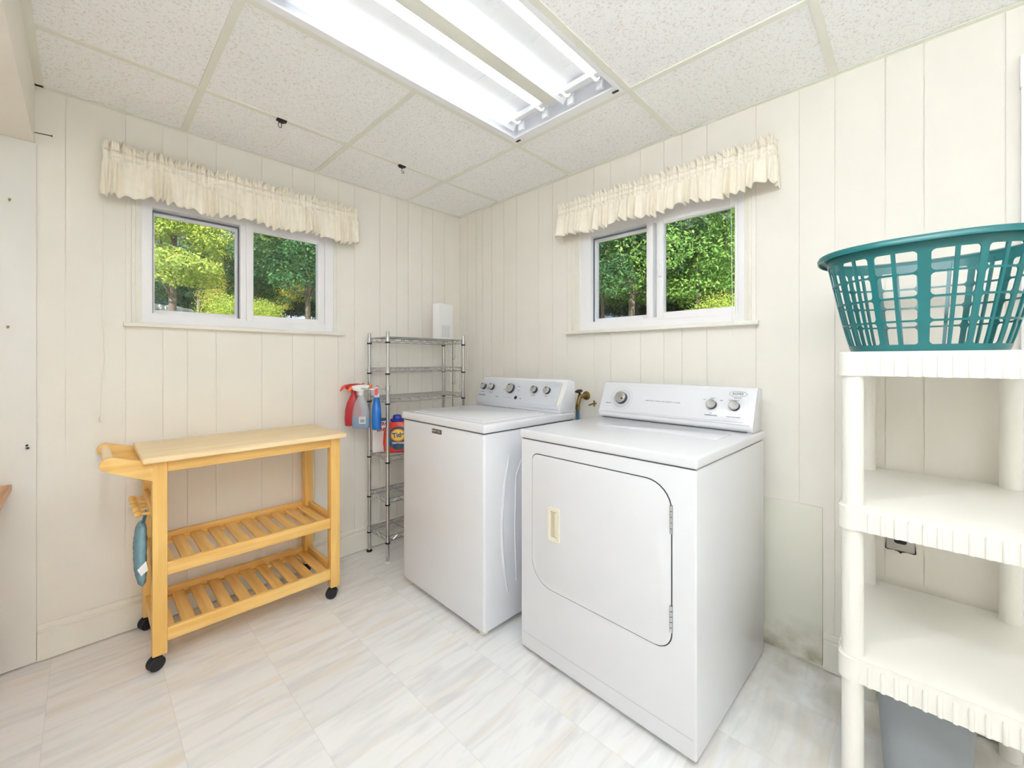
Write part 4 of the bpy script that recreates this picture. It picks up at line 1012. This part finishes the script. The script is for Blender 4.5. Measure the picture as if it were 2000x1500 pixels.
def tree_meshes(key, kind, h, wd, n, size, m, seed, r0):
    r_ = random.Random(seed); bl = crown(kind, h, wd, r_)
    fol = leaf_mesh('foliage', bl, n, size, m)
    b = new(); p = [Vector((0, 0, -.3))]
    for k in range(1, 9): p.append(Vector((p[-1].x + r_.uniform(-.08, .08), p[-1].y + r_.uniform(-.08, .08), h * .92 * k / 8)))
    tube(b, p, [r0 * (1 - .85 * k / 8) for k in range(9)], 10)
    for bb in r_.sample(bl, min(12, len(bl))):
        e = Vector(bb[:3]); st = p[min(8, max(1, int(e.z / h * 8) - 1))]; mid = (st + e) / 2 + Vector((0, 0, -.1))
        tube(b, [st, mid, e], [r0 * .35, r0 * .22, r0 * .08], 6)
    tr = bpy.data.meshes.new('trunk'); bmesh.ops.recalc_face_normals(b, faces=b.faces); b.to_mesh(tr); b.free(); tr.materials.append(M['bark']); tr.shade_smooth()
    TM[key] = (fol, tr)
tree_meshes('maple', 'high', 8.5, 1.6, 40000, .062, 'leaf_y', 1, .13)
tree_meshes('green', 'round', 8.5, 2.2, 34000, .060, 'leaf_g', 2, .08)
tree_meshes('deep', 'round', 9.5, 2.2, 34000, .060, 'leaf_d', 3, .10)
tree_meshes('pine', 'pine', 9, 1.7, 24000, .070, 'leaf_d', 4, .12)
tree_meshes('turn', 'round', 6.5, 1.8, 24000, .060, 'leaf_o', 5, .08)
tree_meshes('high', 'round', 9.5, 2.4, 20000, .055, 'leaf_g', 6, .055)
tree_meshes('shrub', 'bush', 1.3, .8, 9000, .035, 'leaf_y', 8, .04)
tree_meshes('thicket', 'bush', 4.2, 2.4, 30000, .065, 'leaf_d', 9, .05)
NM = dict(maple='broadleaf_tree', green='broadleaf_tree', deep='broadleaf_tree', pine='pine_tree', turn='broadleaf_tree', high='broadleaf_tree', shrub='garden_shrub', thicket='thicket_bush')
def plant(key, px, f, rz, sc, label, group=None):
    p = place(px, f); o = thing(NM[key], label, 'shrub' if key in ('shrub', 'thicket') else 'tree', (p.x, p.y, gz(p.x, p.y) - .05), rz, group); o.scale = (sc,) * 3
    for nm, me in zip(('foliage', 'trunk'), TM[key]):
        c = bpy.data.objects.new(nm, me); C.objects.link(c); c.parent = o
    return o
WL = 'seen through the window over the cart'; WR = 'seen through the window above the dryer'
plant('maple', 332, 13, 0, .92, 'yellow green maple like tree with pale trunk, seen in the left pane over the cart')
plant('deep', 250, 21, 1.2, 1.0, 'deep green tree behind the parked car, far left of the window over the cart')
plant('pine', 385, 22, 2.0, .85, 'dark pine tree rising behind the yellow green tree, seen over the cart')
plant('turn', 440, 19, .6, .52, 'low yellowing tree beside the open sky, seen in the left pane over the cart')
plant('pine', 503, 24, 4.0, .78, 'dark pine tree right of the sky gap in the left pane over the cart')
plant('deep', 405, 27, 2.2, .48, 'small deep green tree closing the hedge low in the left pane over the cart')
plant('deep', 500, 17, .4, .75, 'deep green tree at the left edge of the right pane over the cart')
plant('turn', 548, 23, 3.1, 1.0, 'tall yellowing tree in the middle of the right pane over the cart')
plant('deep', 603, 13.5, 5.1, .9, 'tall dense dark green tree filling the right pane over the cart')
plant('deep', 690, 19, 1.9, 1.0, 'deep green tree to the right beyond the window over the cart')
plant('shrub', 448, 11, 0, .62, 'bright yellow green shrub at the bottom of the left pane over the cart')
plant('shrub', 508, 11.4, 2.2, .55, 'bright yellow green shrub at the bottom left of the right pane over the cart')
plant('high', 1178, 12, .3, 1.0, 'green tree at the left edge of the window above the dryer')
plant('deep', 1232, 11, 1.4, .9, 'dark trunked tree in the left pane above the dryer')
plant('green', 1130, 17, 5.0, 1.05, 'green tree beyond the left casing of the window above the dryer')
plant('high', 1362, 10.5, 2.4, .88, 'green tree with a straight grey trunk in the right pane above the dryer')
plant('green', 1300, 13, 4.2, 1.0, 'leafy green tree behind the window mullion above the dryer')
plant('green', 1412, 11, 1.1, .9, 'bright green tree at the right of the window above the dryer')
plant('green', 1245, 18, 3.3, 1.1, 'far green tree filling the left pane above the dryer')
plant('deep', 1385, 17, .2, 1.1, 'far deep green tree behind the grey trunk above the dryer')
plant('high', 1500, 13, 3.6, 1.1, 'green tree hidden mostly by the wall right of the window above the dryer')
plant('shrub', 1408, 7.0, .5, .50, 'yellow green shrub at the bottom right of the window above the dryer')

for px_, f_, k_, rz_, lab in ((322, 28, 1.0, 0, 'far dark thicket behind the pale trunk, low in the left pane over the cart'), (372, 29.5, 1.0, 1, 'far dark thicket in the middle of the left pane over the cart'), (425, 29, 1.05, 2, 'far dark thicket behind the bright shrub in the left pane over the cart'), (478, 28, 1.0, 3, 'far dark thicket behind the mullion of the window over the cart'),
        (525, 27, 1.0, 4, 'far dark thicket low at the left of the right pane over the cart'), (570, 28.5, 1.0, 5, 'far dark thicket low in the middle of the right pane over the cart'), (618, 26, 1.1, 1.9, 'far dark thicket low at the right of the right pane over the cart'), (1170, 22, 1.1, 1.5, 'far dark thicket low at the left of the window above the dryer'), (1260, 23, 1.1, 2.5, 'far dark thicket low in the middle of the window above the dryer'), (1345, 21, 1.1, 3.5, 'far dark thicket behind the grey trunk above the dryer'), (1430, 20, 1.1, 4.5, 'far dark thicket low at the right of the window above the dryer')):
    plant('thicket', px_, f_, rz_, k_, lab)

# parked car
p = place(285, 24); cr = thing('parked_car', 'silver parked car half hidden behind the window frame over the cart', 'car', (p.x, p.y, gz(p.x, p.y) - .02), R(-46))
side = [(-2.2, .35), (-2.25, .75), (-1.9, .92), (-1.35, .98), (-.8, 1.40), (.35, 1.44), (1.05, .98), (1.9, .86), (2.2, .70), (2.25, .35)]
b = new(); prism(b, side, lambda x, z: (x, -.85 + max(0, z - .95) * .35, z), lambda x, z: (x, .85 - max(0, z - .95) * .35, z), bev=.05); LP(cr, 'car_body', b, 'carpaint')
b = new(); prism(b, [(-1.2, 1.0), (-.78, 1.34), (.30, 1.37), (.92, 1.0)], lambda x, z: (x, -.87 + max(0, z - .95) * .35, z), lambda x, z: (x, .87 - max(0, z - .95) * .35, z)); prism(b, [(.42, 1.40), (1.02, 1.01), (1.05, 1.03), (.45, 1.42)], lambda x, z: (x, -.6, z), lambda x, z: (x, .6, z)); LP(cr, 'car_window', b, 'carglass')
for (x, y) in ((-1.4, -.8), (-1.4, .8), (1.4, -.8), (1.4, .8)):
    b = new(); cyl(b, (x, y - .1, .32), (x, y + .1, .32), .32, n=24, bev=.03); LP(cr, 'wheel', b, 'black')
